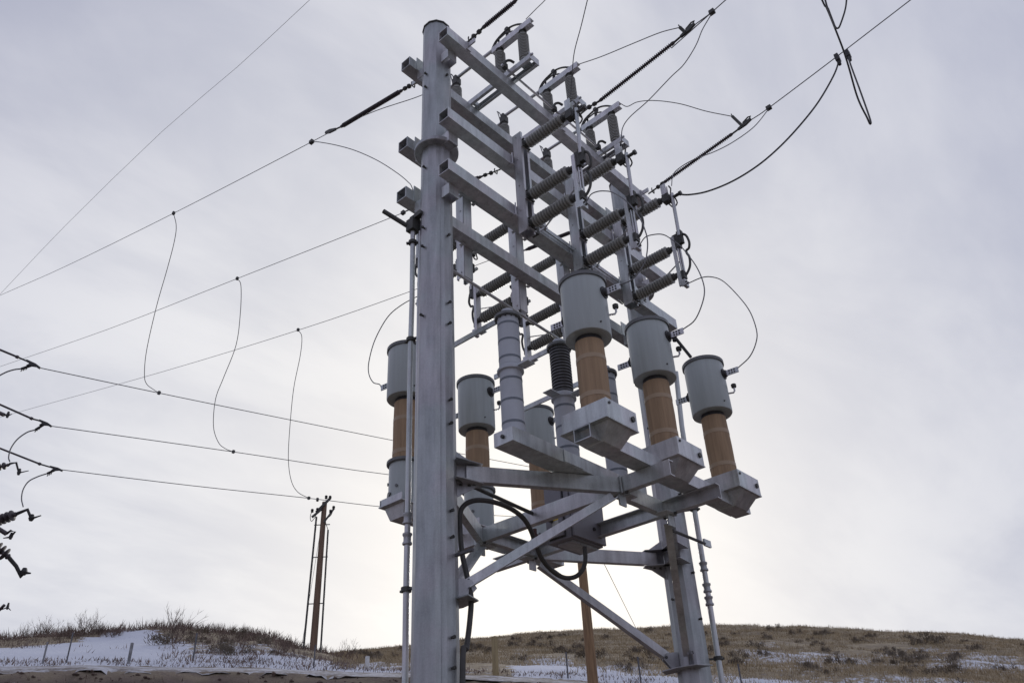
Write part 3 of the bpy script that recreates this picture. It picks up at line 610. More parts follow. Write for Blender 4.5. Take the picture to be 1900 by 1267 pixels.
# ------------------------------------------------------------------ top-mounted horizontal switches
def hswitch(x, label):
    T = thing('air_break_switch', label, 'switch', (x, 0, 12.99), 'horizontal switches lying across the top crossarms')
    z0 = HB[0] + S + 0.006
    for k in (-1, 1):
        part(T, 'base_rail', MB().chan((x + k * 0.115, -1.06, z0), (x + k * 0.115, 1.05, z0), 0.11, 0.055, 0.008, side=-k), M['galv'], False)
    for y in (-0.80, 0.31, 0.86):
        part(T, 'cross_plate', MB().box(x - 0.106, x + 0.106, y - 0.09, y + 0.09, z0 + 0.111, z0 + 0.125), M['galv'], False)
    part(T, 'end_plate', MB().box(x - 0.125, x + 0.125, 1.051, 1.063, z0 - 0.0, z0 + 0.15).box(x + .06, x + .09, 1.063, 1.10, z0 + .1, z0 + .13), M['galv'], False)
    zi = z0 + 0.126
    for y, top in ((-0.80, 14.02), (0.31, 14.02), (0.86, 14.02)):
        mb = MB().lathe((x, y, zi), (0, 0, 1), [(0.085, 0), (0.085, 0.025), (0.065, 0.035), (0.065, 0.08)], 12)
        mb2 = MB().lathe((x, y, top - 0.075), (0, 0, 1), [(0.06, 0), (0.06, 0.05), (0.075, 0.055), (0.075, 0.075)], 12)
        part(T, 'end_fitting', [mb, mb2], M['dark'])
        n_ = 17; pr = shed_profile(0.07, top - 0.08 - zi, n_, 0.078, 0.098, 0.4)
        pr[1:5] = [(0.078, pr[1][1]), (0.08, pr[2][1]), (0.08, pr[3][1]), (0.078, pr[4][1])]
        pr[-5:-1] = [(0.07, pr[-5][1]), (0.075, pr[-4][1]), (0.075, pr[-3][1]), (0.07, pr[-2][1])]
        part(T, 'insulator', MB().lathe((x, y, zi), (0, 0, 1), pr, 18), M['porc'])
    part(T, 'terminal_channel', MB().chan((x + 0.055, 0.16, 14.025), (x + 0.055, 1.09, 14.025), 0.14, 0.11, 0.012, side=-1).box(x - .055, x + .043, 0.165, 0.175, 14.045, 14.15), M['alum'], False)
    fr = [(x - 0.0, 0.12, 14.10), (x, 0.14, 14.22), (x, 0.24, 14.34), (x, 0.42, 14.40), (x, 0.58, 14.41), (x, 0.75, 14.33), (x, 0.9, 14.20)]
    mb = MB().pipe(spline(fr, 4), 0.020, 7).pipe([(x + .03, 0.18, 14.17), (x + .03, 0.30, 14.28), (x + .03, 0.5, 14.30), (x + .03, .66, 14.2)], 0.016, 6)
    mb.cyl((x, 0.30, 14.18), (x, 0.30, 14.37), 0.018).cyl((x, 0.50, 14.17), (x, 0.52, 14.41), 0.03).lathe((x - .04, .52, 14.40), (1, 0, 0), [(.045, 0), (.045, .08)], 10)
    part(T, 'contact_linkage', mb, M['dark'])
    part(T, 'blade', MB().cyl((x, -0.86, 14.20), (x, 0.20, 14.16), 0.033, seg=10), M['galv'])
    part(T, 'jaw', MB().box(x - 0.06, x + 0.06, -0.86, -0.74, 14.02, 14.17).lathe((x - .05, -.80, 14.2), (1, 0, 0), [(.05, 0), (.05, .1)], 10), M['dark'])
    hn = [(x + .05, -.86, 14.1), (x + .06, -.90, 14.34), (x + .03, -.94, 14.42), (x, -.9, 14.36), (x, -.86, 14.2)]
    part(T, 'arcing_horn', MB().pipe(spline(hn, 4), 0.011, 6), M['wire'])
    part(T, 'terminal_pad', MB().box(x - .05, x + .05, -1.16, -.86, 14.03, 14.05).box(x - .05, x + .05, -1.17, -1.155, 14.03, 14.14), M['alum'], False)
    cr = [(x + .10, .70, z0 + .2), (x + .16, .66, z0 + .24), (x + .22, .62, z0 + .2), (x + .24, .6, z0 + .1)]
    part(T, 'crank_arm', MB().pipe(spline(cr, 3), .024, 7).box(x + .2, x + .28, .56, .64, z0 + .02, z0 + .12), M['dark'])
    part(T, 'crank_bearing', [MB().box(x - .104, x + .104, .45, .50, z0 + .02, z0 + .108), MB().box(x - .104, x + .104, -.35, -.30, z0 + .02, z0 + .108)], M['galv'], False)
    return T
h1 = hswitch(-1.265, 'horizontal switch lying across the top crossarms, highest in the picture, nearest the left pole')
copy_thing(h1, (-1.32, 0, 0), 'horizontal switch across the top crossarms, between the highest and the lowest one')
copy_thing(h1, (-2.64, 0, 0), 'horizontal switch across the top crossarms, lowest in the picture on the right')
single('linkage_rod', 'thin steel rod linking the three top horizontal switches', 'rod', MB().cyl((-0.95, 0.60, 13.10), (-4.1, 0.60, 13.10), 0.021, seg=8), M['galv'], (-2.5, 0.6, 13.1))
# ------------------------------------------------------------------ platform between the poles
PG = 'horizontal steel members of the lower platform'
z0 = 5.45
for x, nm in ((-2.02, 'steel channel running front to back under the platform, the one nearer the left pole'), (-3.12, 'steel channel running front to back under the platform, the one nearer the right pole')):
    k = 1 if x > -2.5 else -1
    T = thing('platform_beam', nm, 'beam', (x, 0, z0), PG)
    part(T, 'channel', MB().chan((x + k * .05, -1.98, z0), (x + k * .05, 1.98, z0), 0.2, 0.10, 0.011, side=-k), M['galv'], False)
    for yy in (1.22, -1.22):
        part(T, 'bolt', [MB().lathe((x + .03, yy + .1, z0 - .001), (0, 0, -1), [(.022, 0), (.022, .025)], 6), MB().lathe((x - .03, yy - .1, z0 - .001), (0, 0, -1), [(.022, 0), (.022, .025)], 6)], M['dark'])
for y, nm in ((1.22, 'short steel cross channel on the front edge of the platform'), (-1.22, 'short steel cross channel on the back edge of the platform')):
    k = 1 if y > 0 else -1
    T = thing('cross_channel', nm, 'beam', (-2.57, y, z0), PG)
    part(T, 'channel', MB().chan((-2.09, y - .05 * k, z0 + .002), (-3.05, y - .05 * k, z0 + .002), 0.19, 0.10, 0.011, side=-k), M['galv'], False)
    part(T, 'clip_plate', [MB().box(-2.24, -2.075, y - .09, y + .09, z0 - .016, z0 - .002), MB().box(-3.065, -2.9, y - .09, y + .09, z0 - .016, z0 - .002)], M['galv'], False)
for j, c, nm in (('nf', cA, 'steel strut from the near pole to the front of the platform'), ('nb', cA, 'steel strut from the near pole to the back of the platform'),
                 ('ff', cB, 'steel strut from the far pole to the front of the platform'), ('fb', cB, 'steel strut from the far pole to the back of the platform')):
    q = J[j]; o = c(5.5); dr = Vector((q.x - o.x, q.y, 0)).normalized()
    p0 = Vector((o.x, 0, z0 + .002)) + dr * .36; p1 = Vector((q.x, q.y, z0 + .002)) - dr * .04
    k = 1 if (q.y > 0) == (c is cA) else -1
    T = thing('platform_strut', nm, 'strut', p0, PG)
    sd_ = Vector((-dr.y, dr.x, 0))
    part(T, 'channel', MB().tubesq(p0 + Vector((0, 0, .098)), p1 + Vector((0, 0, .098)), .10, .196, .01), M['galv'], False)
    part(T, 'end_plate', MB().extr(p1 + dr * .002, p1 + dr * .014, [(-.09, -.02), (.09, -.02), (.09, .21), (-.09, .21)]), M['galv'], False)
    part(T, 'bolt', MB().lathe(p0 + dr * .1 + Vector((0, 0, -.001)), (0, 0, -1), [(.024, 0), (.024, .03)], 6), M['dark'])
    # knee brace
    kz = 4.17 if c is cA else 4.02
    o = c(kz); p0 = Vector((o.x, 0, kz)) + dr * .36 + Vector((0, 0, .02)); p1 = Vector((q.x, q.y, z0 - .09)) - dr * .10
    T = thing('knee_brace', nm.replace('steel strut from', 'sloping angle brace from low on').replace('to the', 'up to the'), 'brace', p0, 'knee braces under the platform')
    part(T, 'angle_bar', MB().angle(p0, p1, .11 if k > 0 else .10, .011, up=(0, 0, 1)), M['galv'], False)
    part(T, 'bolt', MB().lathe(p0 + (p1 - p0).normalized() * .07 + sd_ * .02, sd_, [(.022, 0), (.022, .03)], 6), M['dark'])
    part(T, 'lug', MB().box(q.x - .07, q.x + .07, q.y - .011, q.y + .011, z0 - .16, z0 - .018), M['galv'], False)
# ------------------------------------------------------------------ beams that carry the columns
def boxbeam(x0, x1, y, w_, za, zb_, label, closed=False):
    T = thing('support_beam', label, 'beam', ((x0 + x1) / 2, y, za), 'box beams under the insulated columns')
    part(T, 'tube', MB().tubesq((x0, y, (za + zb_) / 2), (x1, y, (za + zb_) / 2), w_, zb_ - za, .012), M['galv'], False)
    if closed:
        for x, s_ in ((x0, 1), (x1, -1)):
            part(T, 'end_cap', MB().box(min(x + s_ * .001, x + s_ * .014), max(x + s_ * .001, x + s_ * .014), y - w_ / 2, y + w_ / 2, za, zb_), M['galv'], False)
        part(T, 'cap_bolt', MB().lathe((x0 + .014, y, (za + zb_) / 2), (1, 0, 0), [(.025, 0), (.025, .025)], 6), M['dark'])
    return T
boxbeam(-.78, -4.50, 1.60, .24, 5.655, 5.825, 'steel box beam along the front under the three nearest brown columns')
fb_ = [o_ for o_ in col.objects if o_.name.startswith('support_beam')][0]
part(fb_, 'red_mark', MB().box(-2.42, -2.22, 1.60, 1.615, 5.650, 5.6535).box(-2.40, -2.385, 1.56, 1.70, 5.6495, 5.653).box(-2.30, -2.285, 1.62, 1.72, 5.6495, 5.653).box(-2.30, -2.20, 1.69, 1.705, 5.650, 5.6535), M['redmark'], False)
TM = boxbeam(-.20, -2.86, .92, .29, 5.655, 5.83, 'steel box beam under the three white wrapped columns', True)
part(TM, 'seam_plate', MB().box(-1.48, -1.1, 1.066, 1.076, 5.665, 5.82), M['galv'], False)
boxbeam(-.80, -4.25, -1.62, .24, 5.655, 5.825, 'steel box beam along the back under the three tanked columns')
# ------------------------------------------------------------------ canned columns
def canned(x, y, label, group, tank, s):
    zb_ = 5.835; T = thing('instrument_transformer', label, 'transformer', (x, y, zb_), group)
    # saddle and base tray
    a, b_ = (.24, .235) if tank else (.30, .345)
    sad = MB().add([(x + a - .06, y - b_ + .035, zb_ - .016), (x - a + .05, y - b_ + .035, zb_ - .016), (x - a + .05, y + b_ - .035, zb_ - .016), (x + a - .06, y + b_ - .035, zb_ - .016),
                    (x + .13, y - .135, 5.642), (x - .21, y - .135, 5.642), (x - .21, y + .135, 5.642), (x + .13, y + .135, 5.642)],
                   [(0, 1, 2, 3), (7, 6, 5, 4), (0, 4, 5, 1), (1, 5, 6, 2), (2, 6, 7, 3), (3, 7, 4, 0)])
    part(T, 'saddle', sad, M['galv'], False)
    part(T, 'base_plate', MB().box(x - a - .02, x + a + .02, y - b_, y + b_, zb_ - .015, zb_), M['galv'], False)
    zt = zb_ + (.10 if tank else .235)
    tray = [MB().box(x + a - .012, x + a, y - b_ + .03, y + b_ - .012, zb_ + .002, zt), MB().box(x - a, x - a + .012, y - b_ + .03, y + b_ - .012, zb_ + .002, zt)]
    part(T, 'side_wall', tray, M['galv'], False)
    part(T, 'front_wall', MB().box(x - a, x + a, y + s * (b_ - .012) if s > 0 else y - b_, y + b_ if s > 0 else y - b_ + .012, zb_ + .002, zt + .001), M['galv'], False)
    fy = y + b_ if s > 0 else y - b_
    hp = [MB().lathe((x - a + .09, fy, zb_ + (.05 if tank else .12)), (0, s, 0), [(.035, -.001), (.035, .02)], 10), MB().lathe((x + a - .06, fy, zt - .05), (0, s, 0), [(.018, -.001), (.018, .012)], 8)]
    part(T, 'bolt', hp, M['dark'])
    part(T, 'lifting_hole', MB().lathe((x - a + .035, fy, zt - .06), (0, s, 0), [(.02, -.001), (.02, .003)], 10), M['white'])
    z = zt - .03
    if tank:
        part(T, 'tank', MB().lathe((x, y, zb_ + .004), (0, 0, 1), [(.225, 0), (.225, .60)], 32), M['can'])
        part(T, 'tank_rim', MB().lathe((x, y, zb_ + .605), (0, 0, 1), [(.25, 0), (.262, .01), (.262, .05), (.24, .06)], 32), M['rim'])
        tb = MB()
        for q in range(5):
            an = math.radians(-100 + 30 * q); tb.lathe((x + .222 * math.cos(an), y + .222 * math.sin(an), zb_ + .15 + .09 * (q % 3)), (math.cos(an), math.sin(an), 0), [(.022, 0), (.022, .02)], 8)
        an = math.radians(-30); tb.lathe((x + .222 * math.cos(an), y + .222 * math.sin(an), zb_ + .12), (math.cos(an), math.sin(an), 0), [(.075, 0), (.075, .012)], 18)
        part(T, 'tank_fitting', tb, M['rim'])
        ztop, z = 7.50, zb_ + .66
    else:
        ztop = 7.13
    part(T, 'wrapped_column', MB().lathe((x, y, z), (0, 0, 1), [(.187, 0), (.184, .3), (.188, .55), (.181, ztop - .065 - z)], 28), M['brown'])
    for q in ((z + .22, z + .74) if not tank else (z + .1, z + .62)):
        part(T, 'tape_band', MB().lathe((x, y, q), (0, 0, 1), [(.1885, 0), (.1885, .06)], 28), M['tape'])
    part(T, 'collar', MB().lathe((x, y, ztop - .088), (0, 0, 1), [(.15, 0), (.15, .03), (.168, .032), (.168, .084)], 24), M['black'])
    Hc = .86
    can = MB().lathe((x, y, ztop), (0, 0, 1), [(.29, 0), (.297, .012), (.297, Hc), (.28, Hc + .012)], 40)
    part(T, 'can', can, M['can'])
    part(T, 'can_rim', MB().lathe((x, y, ztop + Hc - .045), (0, 0, 1), [(.2985, 0), (.318, .004), (.318, .055), (.29, .062)], 40), M['rim'])
    # side terminal with black grommet, aluminium pad, gauge
    for an, zz_, flag in ((math.radians(97), .60, 1), (math.radians(277), .40, 0)):
        dx, dy = math.cos(an), math.sin(an); c0 = Vector((x + .29 * dx, y + .29 * dy, ztop + zz_)); dv = Vector((dx, dy, 0)); sd_ = Vector((-dy, dx, 0))
        part(T, 'grommet', MB().lathe(c0, dv, [(.085, 0), (.085, .018), (.06, .02), (.055, .05), (.03, .055)], 16), M['black'])
        p0 = c0 + dv * .045; p1 = c0 + dv * (.24 if s > 0 or not flag else .30)
        part(T, 'terminal_pad', MB().extr(p0, p1, [(-.009, -.045), (.009, -.045), (.009, .045), (-.009, .045)]), M['alum'], False)
        pb = MB()
        for q in (.10, .14, .18): pb.lathe(c0 + dv * q + Vector((0, 0, .02)) - sd_ * .016, sd_, [(.013, 0), (.013, .034)], 6).lathe(c0 + dv * q - Vector((0, 0, .02)) - sd_ * .016, sd_, [(.013, 0), (.013, .034)], 6)
        part(T, 'pad_bolt', pb, M['dark'])
    an = math.radians(118); dx, dy = math.cos(an), math.sin(an); c0 = Vector((x + .29 * dx, y + .29 * dy, ztop + .32)); dv = Vector((dx, dy, 0))
    part(T, 'valve_stem', MB().pipe([c0, c0 + dv * .08, c0 + dv * .10 + Vector((0, 0, .03)), c0 + dv * .10 + Vector((0, 0, .09))], .014, 8), M['alum'])
    part(T, 'valve_knob', MB().lathe(c0 + dv * .10 + Vector((0, 0, .085)), (0, 0, 1), [(.034, 0), (.04, .01), (.04, .05), (.03, .058)], 12), M['dark'])
    an = math.radians(70); dx, dy = math.cos(an), math.sin(an)
    part(T, 'drain_screw', MB().lathe((x + .295 * dx, y + .295 * dy, ztop + .10), (dx, dy, 0), [(.012, 0), (.012, .015)], 6), M['dark'])
    return T
gf = 'grey cans on brown columns along the front'; gb = 'grey cans on brown columns along the back'
c1 = canned(-1.10, 1.62, 'big grey can on a brown paper wrapped column, nearest the camera in the front row', gf, False, 1)
copy_thing(c1, (-1.49, 0, 0), 'grey can on a brown wrapped column, middle of the front row')
copy_thing(c1, (-3.02, 0, 0), 'grey can on a brown wrapped column, rightmost against open sky')
c2 = canned(-.93, -1.62, 'grey can with a lower tank under its brown column, left of the near pole', gb, True, -1)
copy_thing(c2, (-1.49, 0, 0), 'grey can on a brown column just right of the near pole, in the back row')
copy_thing(c2, (-3.02, 0, 0), 'grey can in the back row, half hidden behind the white wrapped columns')
# small black closing handle hanging from the middle front can
single('pull_handle', 'short black handle hanging beside the terminal of the middle front can', 'handle', MB().cyl((-2.67, 1.99, 7.70), (-2.78, 2.12, 7.36), .022, seg=8).lathe((-2.67, 1.985, 7.64), (0, 0, 1), [(.035, 0), (.035, .1)], 8), M['black'], (-2.7, 2.0, 7.5))
# ------------------------------------------------------------------ white wrapped columns
def wrapped(x, y, label, ribbed):
    z0 = 5.836; T = thing('wrapped_column', label, 'insulator', (x, y, z0), 'columns with white wrapping on the middle beam')
    zf = 6.72; zt = 7.50
    def sec(nm, za, zb_, r_):
        o = part(T, nm, MB().lathe((x, y, za), (0, 0, 1), [(r_, 0), (r_ * 1.01, (zb_ - za) * .5), (r_, zb_ - za)], 24), M['wrap'])
        for q in (.14, .5, .86):
            part(o, 'band', MB().lathe((x, y, za + (zb_ - za) * q - .015), (0, 0, 1), [(r_ * 1.022, 0), (r_ * 1.022, .03)], 24), M['band'])
    part(T, 'foot_plate', MB().box(x - .15, x + .15, y - .13, y + .13, z0, z0 + .02), M['galv'], False)
    sec('lower_wrap', z0 + .02, zf - .05, .137)
    part(T, 'middle_flange', MB().lathe((x, y, zf - .05), (0, 0, 1), [(.14, 0), (.166, .01), (.166, .04), (.14, .05), (.14, .09)], 28), M['wrap'])
    part(T, 'flange_tab', MB().box(x - .07, x + .07, y + .17, y + .34, zf - .03, zf - .02), M['alum'], False)
    if ribbed:
        part(T, 'flange_tab', MB().box(x + .16, x + .34, y - .07, y + .07, zf - .03, zf - .02), M['alum'], False)
        part(T, 'ribbed_insulator', MB().lathe((x, y, zf + .04), (0, 0, 1), shed_profile(0, zt - zf - .09, 15, .118, .14, .45), 26), M['poly'])
    else: sec('upper_wrap', zf + .045, zt - .05, .137)
    part(T, 'top_ring', MB().lathe((x, y, zt - .05), (0, 0, 1), [(.14, 0), (.172, .012), (.172, .05), (.13, .06)], 28), M['rim'])
    rb = MB()
    for q in range(12):
        an = q * math.pi / 6; rb.lathe((x + .152 * math.cos(an), y + .152 * math.sin(an), zt - .062), (0, 0, 1), [(.014, 0), (.014, .03)], 6)
    part(T, 'ring_bolts', rb, M['dark'])
    part(T, 'top_cap', MB().lathe((x, y, zt + .01), (0, 0, 1), [(.125, 0), (.125, .02), (.085, .025), (.08, .085), (.06, .095)], 24), M['wrap'])
    part(T, 'bus_bar', MB().box(x - .012, x + .012, y - (1.55 if not ribbed else 1.2), y - .06, zt - .005, zt + .07).box(x - .035, x + .035, y - .5, y - .4, zt - .02, zt - .006), M['galv'], False)
    return T
wrapped(-.40, .90, 'white wrapped column with dark tape bands on both halves, nearest the left pole', False)
w2 = wrapped(-1.43, .90, 'column with bare dark ribbed upper half and white wrapped lower half', True)
wrapped(-2.47, .90, 'white wrapped column mostly hidden behind the nearest brown column', False)
# ------------------------------------------------------------------ control cabinet and cables
T = thing('control_cabinet', 'grey steel control cabinet hanging inside the lower platform', 'cabinet', (-2.9, -.2, 5.35))
cx0, cx1, cy0, cy1, cz0, cz1 = -3.24, -2.52, -.42, .0, 5.34, 6.25
part(T, 'body', MB().box(cx0, cx1, cy0, cy1, cz0, cz1), M['cab'], False)
part(T, 'door', MB().box(cx0 - .015, cx1 - .02, cy1 + .012, cy1 + .05, cz0 + .02, cz1 + .01), M['cab'], False)
part(T, 'door_gasket', MB().box(cx0 + .01, cx1 - .04, cy1 + .0005, cy1 + .0118, cz0 + .03, cz1 - .02), M['black'], False)
part(T, 'side_door', MB().box(cx1 + .012, cx1 + .04, cy0 + .03, cy1 - .10, cz0 + .05, cz1), M['cab'], False)
part(T, 'side_gasket', MB().box(cx1 + .0005, cx1 + .0118, cy0 + .05, cy1 - .085, cz0 + .03, cz1 - .02), M['black'], False)
part(T, 'yellow_warning_label', MB().box(cx1 + .0405, cx1 + .042, cy1 - .28, cy1 - .17, 5.62, 5.68), M['yellow'], False)
part(T, 'white_warning_label', MB().box(cx1 + .0405, cx1 + .042, cy1 - .28, cy1 - .17, 5.53, 5.618), M['white'], False)
part(T, 'door_latch', MB().lathe((cx0 + .25, cy1 + .05, cz0 + .2), (0, 1, 0), [(.026, 0), (.026, .02)], 10), M['black'])
part(T, 'bottom_flange', MB().box(cx0 + .05, cx1 - .1, cy0 + .1, cy1 - .06, cz0 - .03, cz0 - .001), M['galv'], False)
single('control_cable', 'thick black flexible conduit looping from the cabinet under the platform and down the near pole', 'cable', MB().pipe(spline(DATA['conduit1'] + [tuple(Vector(DATA['conduit1'][-1]) + Vector((0, 0, -3.2)))], 5), .031, 9), M['cable'], DATA['conduit1'][8])
single('straight_conduit', 'straight dark conduit sloping from the near pole bracket to the cabinet', 'conduit', MB().pipe(spline(DATA['conduit2'], 3), .026, 8), M['dark'], DATA['conduit2'][1])
single('cable_strap', 'small slotted strap holding the black cable off the near pole', 'bracket', MB().box(-.10, -.06, .235, .50, 4.50, 4.53), M['post'], (-.05, .4, 4.5), smooth=False)
# rusty operating shafts under the platform
def shaft(p0, p1, label, paddle):
    p0 = Vector(p0); p1 = Vector(p1); T = thing('operating_shaft', label, 'shaft', p0)
    part(T, 'rod', MB().cyl(p0, p1, .022, seg=8), M['post'])
    dv = (p1 - p0).normalized()
    if paddle: part(T, 'paddle', MB().extr(p1 - dv * .02, p1 + dv * .16, [(-.015, -.03), (.015, -.03), (.015, .07), (-.015, .07)]), M['galv'], False)
    else: part(T, 'eye', MB().lathe(p0 - dv * .03 - Vector((0, .02, 0)), (0, 1, 0), [(.06, 0), (.06, .04)], 12).box(p0.x - .1, p0.x - .02, p0.y - .03, p0.y + .03, p0.z - .02, p0.z + .09), M['rust'])
shaft((-1.25, .55, 5.98), (-2.4, .55, 5.86), 'rusty shaft with an eye end lying just above the platform strut', False)
shaft((-3.5, 1.0, 5.38), (-4.35, 1.0, 5.38), 'short shaft with a flat paddle end sticking out beyond the far pole', True)
for p_, nm in (((-2.9, -.95, 5.68), 'small rusty bolt stack on the channel behind the cabinet'),):
    single('rusty_bolt', nm, 'bolt', MB().lathe(p_, (0, 0, 1), [(.05, 0), (.05, .03), (.03, .035), (.03, .12)], 8), M['rust'], p_)
# ------------------------------------------------------------------ vertical operating pipes
def oppipe(pts, r_, label, cups, clamps, handle, pole):
    pts = [Vector(p) for p in pts]; end = pts[-1] + Vector((0, 0, -pts[-1].z + .3)); pts.append(Vector((pts[-1].x, pts[-1].y, .05)))
    T = thing('operating_pipe', label, 'pipe', (pts[-1].x, pts[-1].y, 0), 'vertical switch operating pipes beside the steel poles')
    part(T, 'pipe', MB().pipe(pts, r_, 12), M['galv'])
    def at_z(z):
        for a_, b_ in zip(pts, pts[1:]):
            if a_.z >= z >= b_.z: return a_.lerp(b_, (a_.z - z) / max(a_.z - b_.z, 1e-6))
        return pts[0]
    for z in cups:
        part(T, 'coupling', MB().lathe(at_z(z), (0, 0, 1), [(r_ * 1.1, 0), (r_ * 1.6, .01), (r_ * 1.6, .03), (r_ * 1.25, .05), (r_ * 1.25, .10), (r_ * 1.6, .12), (r_ * 1.6, .14), (r_ * 1.1, .15)], 12), M['galv_pole'])
    for z in clamps:
        q = at_z(z); e = pole(z); dv = (e - q); dv.z = 0; ln = dv.length; dv.normalize()
        part(T, 'guide_bracket', MB().extr(q - dv * .09, q + dv * (ln - .21), [(-.02, -.012), (.02, -.012), (.02, .012), (-.02, .012)]).lathe(q - Vector((0, 0, .02)), (0, 0, 1), [(r_ * 1.7, 0), (r_ * 1.7, .05)], 12), M['dark'])
    return T, pts
TL, pl_ = oppipe(DATA['pipeL'], .036, 'thin vertical operating pipe running down the left side of the near pole', (5.05, 4.8), (9.05, 7.55, 4.28), True, cA)
q = Vector(pl_[0])
part(TL, 'gearbox', MB().box(q.x - .08, q.x + .07, q.y - .07, q.y + .07, q.z, q.z + .2).box(q.x - .04, q.x + .04, q.y - .03, q.y + .2, q.z + .2, q.z + .26), M['dark'], False)
part(TL, 'lever', MB().cyl(q + Vector((.05, -.07, .12)), q + Vector((.32, -.28, .36)), .034, seg=10), M['dark'])
part(TL, 'second_pipe', MB().cyl((q.x - .07, q.y + .07, q.z), (q.x - .075, q.y + .06, .1), .024, seg=10), M['galv'])
oppipe(DATA['pipeR'], .042, 'vertical operating pipe with ringed couplings beside the far pole, outermost on the right', (5.35, 5.02, 4.82), (6.35, 4.05), False, cB)
single('interphase_rod', 'long thin rod linking the back switches, crossing in front of the insulators', 'rod', MB().cyl((-.4, -.45, 9.20), (-4.0, -.45, 9.03), .026, seg=8), M['galv'], (-2, -.45, 9.1))
# wires on the front bottom crossarm
T = thing('crossarm_linkage', 'flat linkage bar with clevises lying along the front bottom crossarm', 'linkage', (-2.6, .7, 9.9))
part(T, 'bar', MB().box(-1.35, -4.55, .575, .60, 9.93, 9.955), M['galv'], False)
for x in (-1.45, -1.62, -2.85, -4.15, -4.35):
    part(T, 'clevis', MB().box(x - .06, x + .06, .601, .68, 9.90, 9.99).lathe((x, .64, 9.87), (0, 0, 1), [(.03, 0), (.03, .16)], 8), M['alum'])
# ------------------------------------------------------------------ strain insulators
def strain(name, label, pts, group, sheds=True, smooth_big=False, rs=.042):
    P_ = [Vector(p) for p in pts]; T = thing('strain_insulator', label, 'insulator', P_[0], group)
    ch = MB(); ch.cyl(P_[0], P_[1], .016, seg=6); ch.cyl(P_[1], P_[2], .016, seg=6)
    ch.lathe(P_[1] - (P_[2] - P_[1]).normalized() * .02, P_[2] - P_[1], [(.03, 0), (.045, .02), (.045, .05), (.03, .07)], 8)
    ch.cyl(P_[2], P_[3], .02, seg=8).lathe(P_[2], P_[3] - P_[2], [(.03, 0), (.04, .02), (.04, .06), (.02, .08)], 8)
    m_ = P_[1].lerp(P_[0], .5)
    ch.pipe([m_ + Vector((.03, 0, .05)), m_ + Vector((.04, .0, .0)), m_ + Vector((.03, 0, -.05)), m_ + Vector((-.03, 0, -.05)), m_ + Vector((-.04, 0, 0)), m_ + Vector((-.03, 0, .05))], .012, 6)
    part(T, 'shackle', ch, M['dark'])
    a_, b_ = P_[3], P_[4]; ln = (b_ - a_).length
    n_ = max(8, int(ln / .04))
    pr = [(.022, 0), (.032, .03), (.032, .07)] + shed_profile(.08, ln - .08, n_, .022, rs, .16) + [(.032, ln - .07), (.032, ln - .03), (.02, ln)]
    part(T, 'shed_rod', MB().lathe(a_, b_ - a_, pr, 14), M['rubber'])
    dv = (P_[-1] - b_).normalized(); e = P_[-1]; ln2 = (e - b_).length
    up = Vector((0, 0, 1)); sd_ = dv.cross(up).normalized(); upp = sd_.cross(dv)
    cl_ = MB().cyl(b_, b_ + dv * ln2 * .35, .018, seg=7)
    s0 = b_ + dv * ln2 * .30
    sgn = smooth_big
    prof = [(0, -.02), (.0, .02), (ln2 * .45, .06), (ln2 * .72, .05), (ln2 * .72, -.0), (ln2 * .4, -.03)]
    cl_.prism([s0 + dv * x + upp * y - sd_ * .018 for x, y in prof], sd_ * .036)
    part(T, 'dead_end_clamp', cl_, M['dark'], False)
    return T, s0, dv, upp, sd_
gR = 'strain insulators pulling off the top front crossarm to the right'; gL = 'strain insulators pulling off the back crossarm to the left'
lbR = ['dark ribbed strain insulator rising out of the top edge beside the near pole', 'long dark ribbed strain insulator sloping up right, the one in between', 'long dark ribbed strain insulator lowest on the right, ending below the hooked clamp']
lbL = ['thick dark strain insulator against the sky left of the near pole', 'dark strain insulator mostly hidden behind the near pole at mid height', 'dark strain insulator seen in gaps behind the back switches']
for i in range(3):
    T, s0, dv, upp, sd_ = strain('s', lbR[i], DATA['str_R'][i], gR)
    if i:                                                # jumper tongue with u-bolts on the clamp
        e = Vector(DATA['jump']['J1' if i == 1 else 'J2'][-1]); a_ = s0 + dv * .1
        part(T, 'clamp_tongue', MB().cyl(a_, e, .03, seg=8), M['dark'])
        ub = MB()
        for q in (.25, .5, .75, 1.0):
            p_ = a_.lerp(e, q); ub.cyl(p_ - upp * .02, p_ + upp * .075, .011, seg=6)
        part(T, 'u_bolt', ub, M['dark'])
        en = Vector(DATA['str_R'][i][-1])
        part(T, 'clamp_loop', MB().pipe([en - dv * .14 + upp * .03, en - dv * .02 + upp * .05, en + dv * .02 + upp * .09, en - dv * .03 + upp * .11, en - dv * .16 + upp * .07], .014, 6), M['dark'])
    strain('s', lbL[i], DATA['str_L'][i], gL, rs=.045)
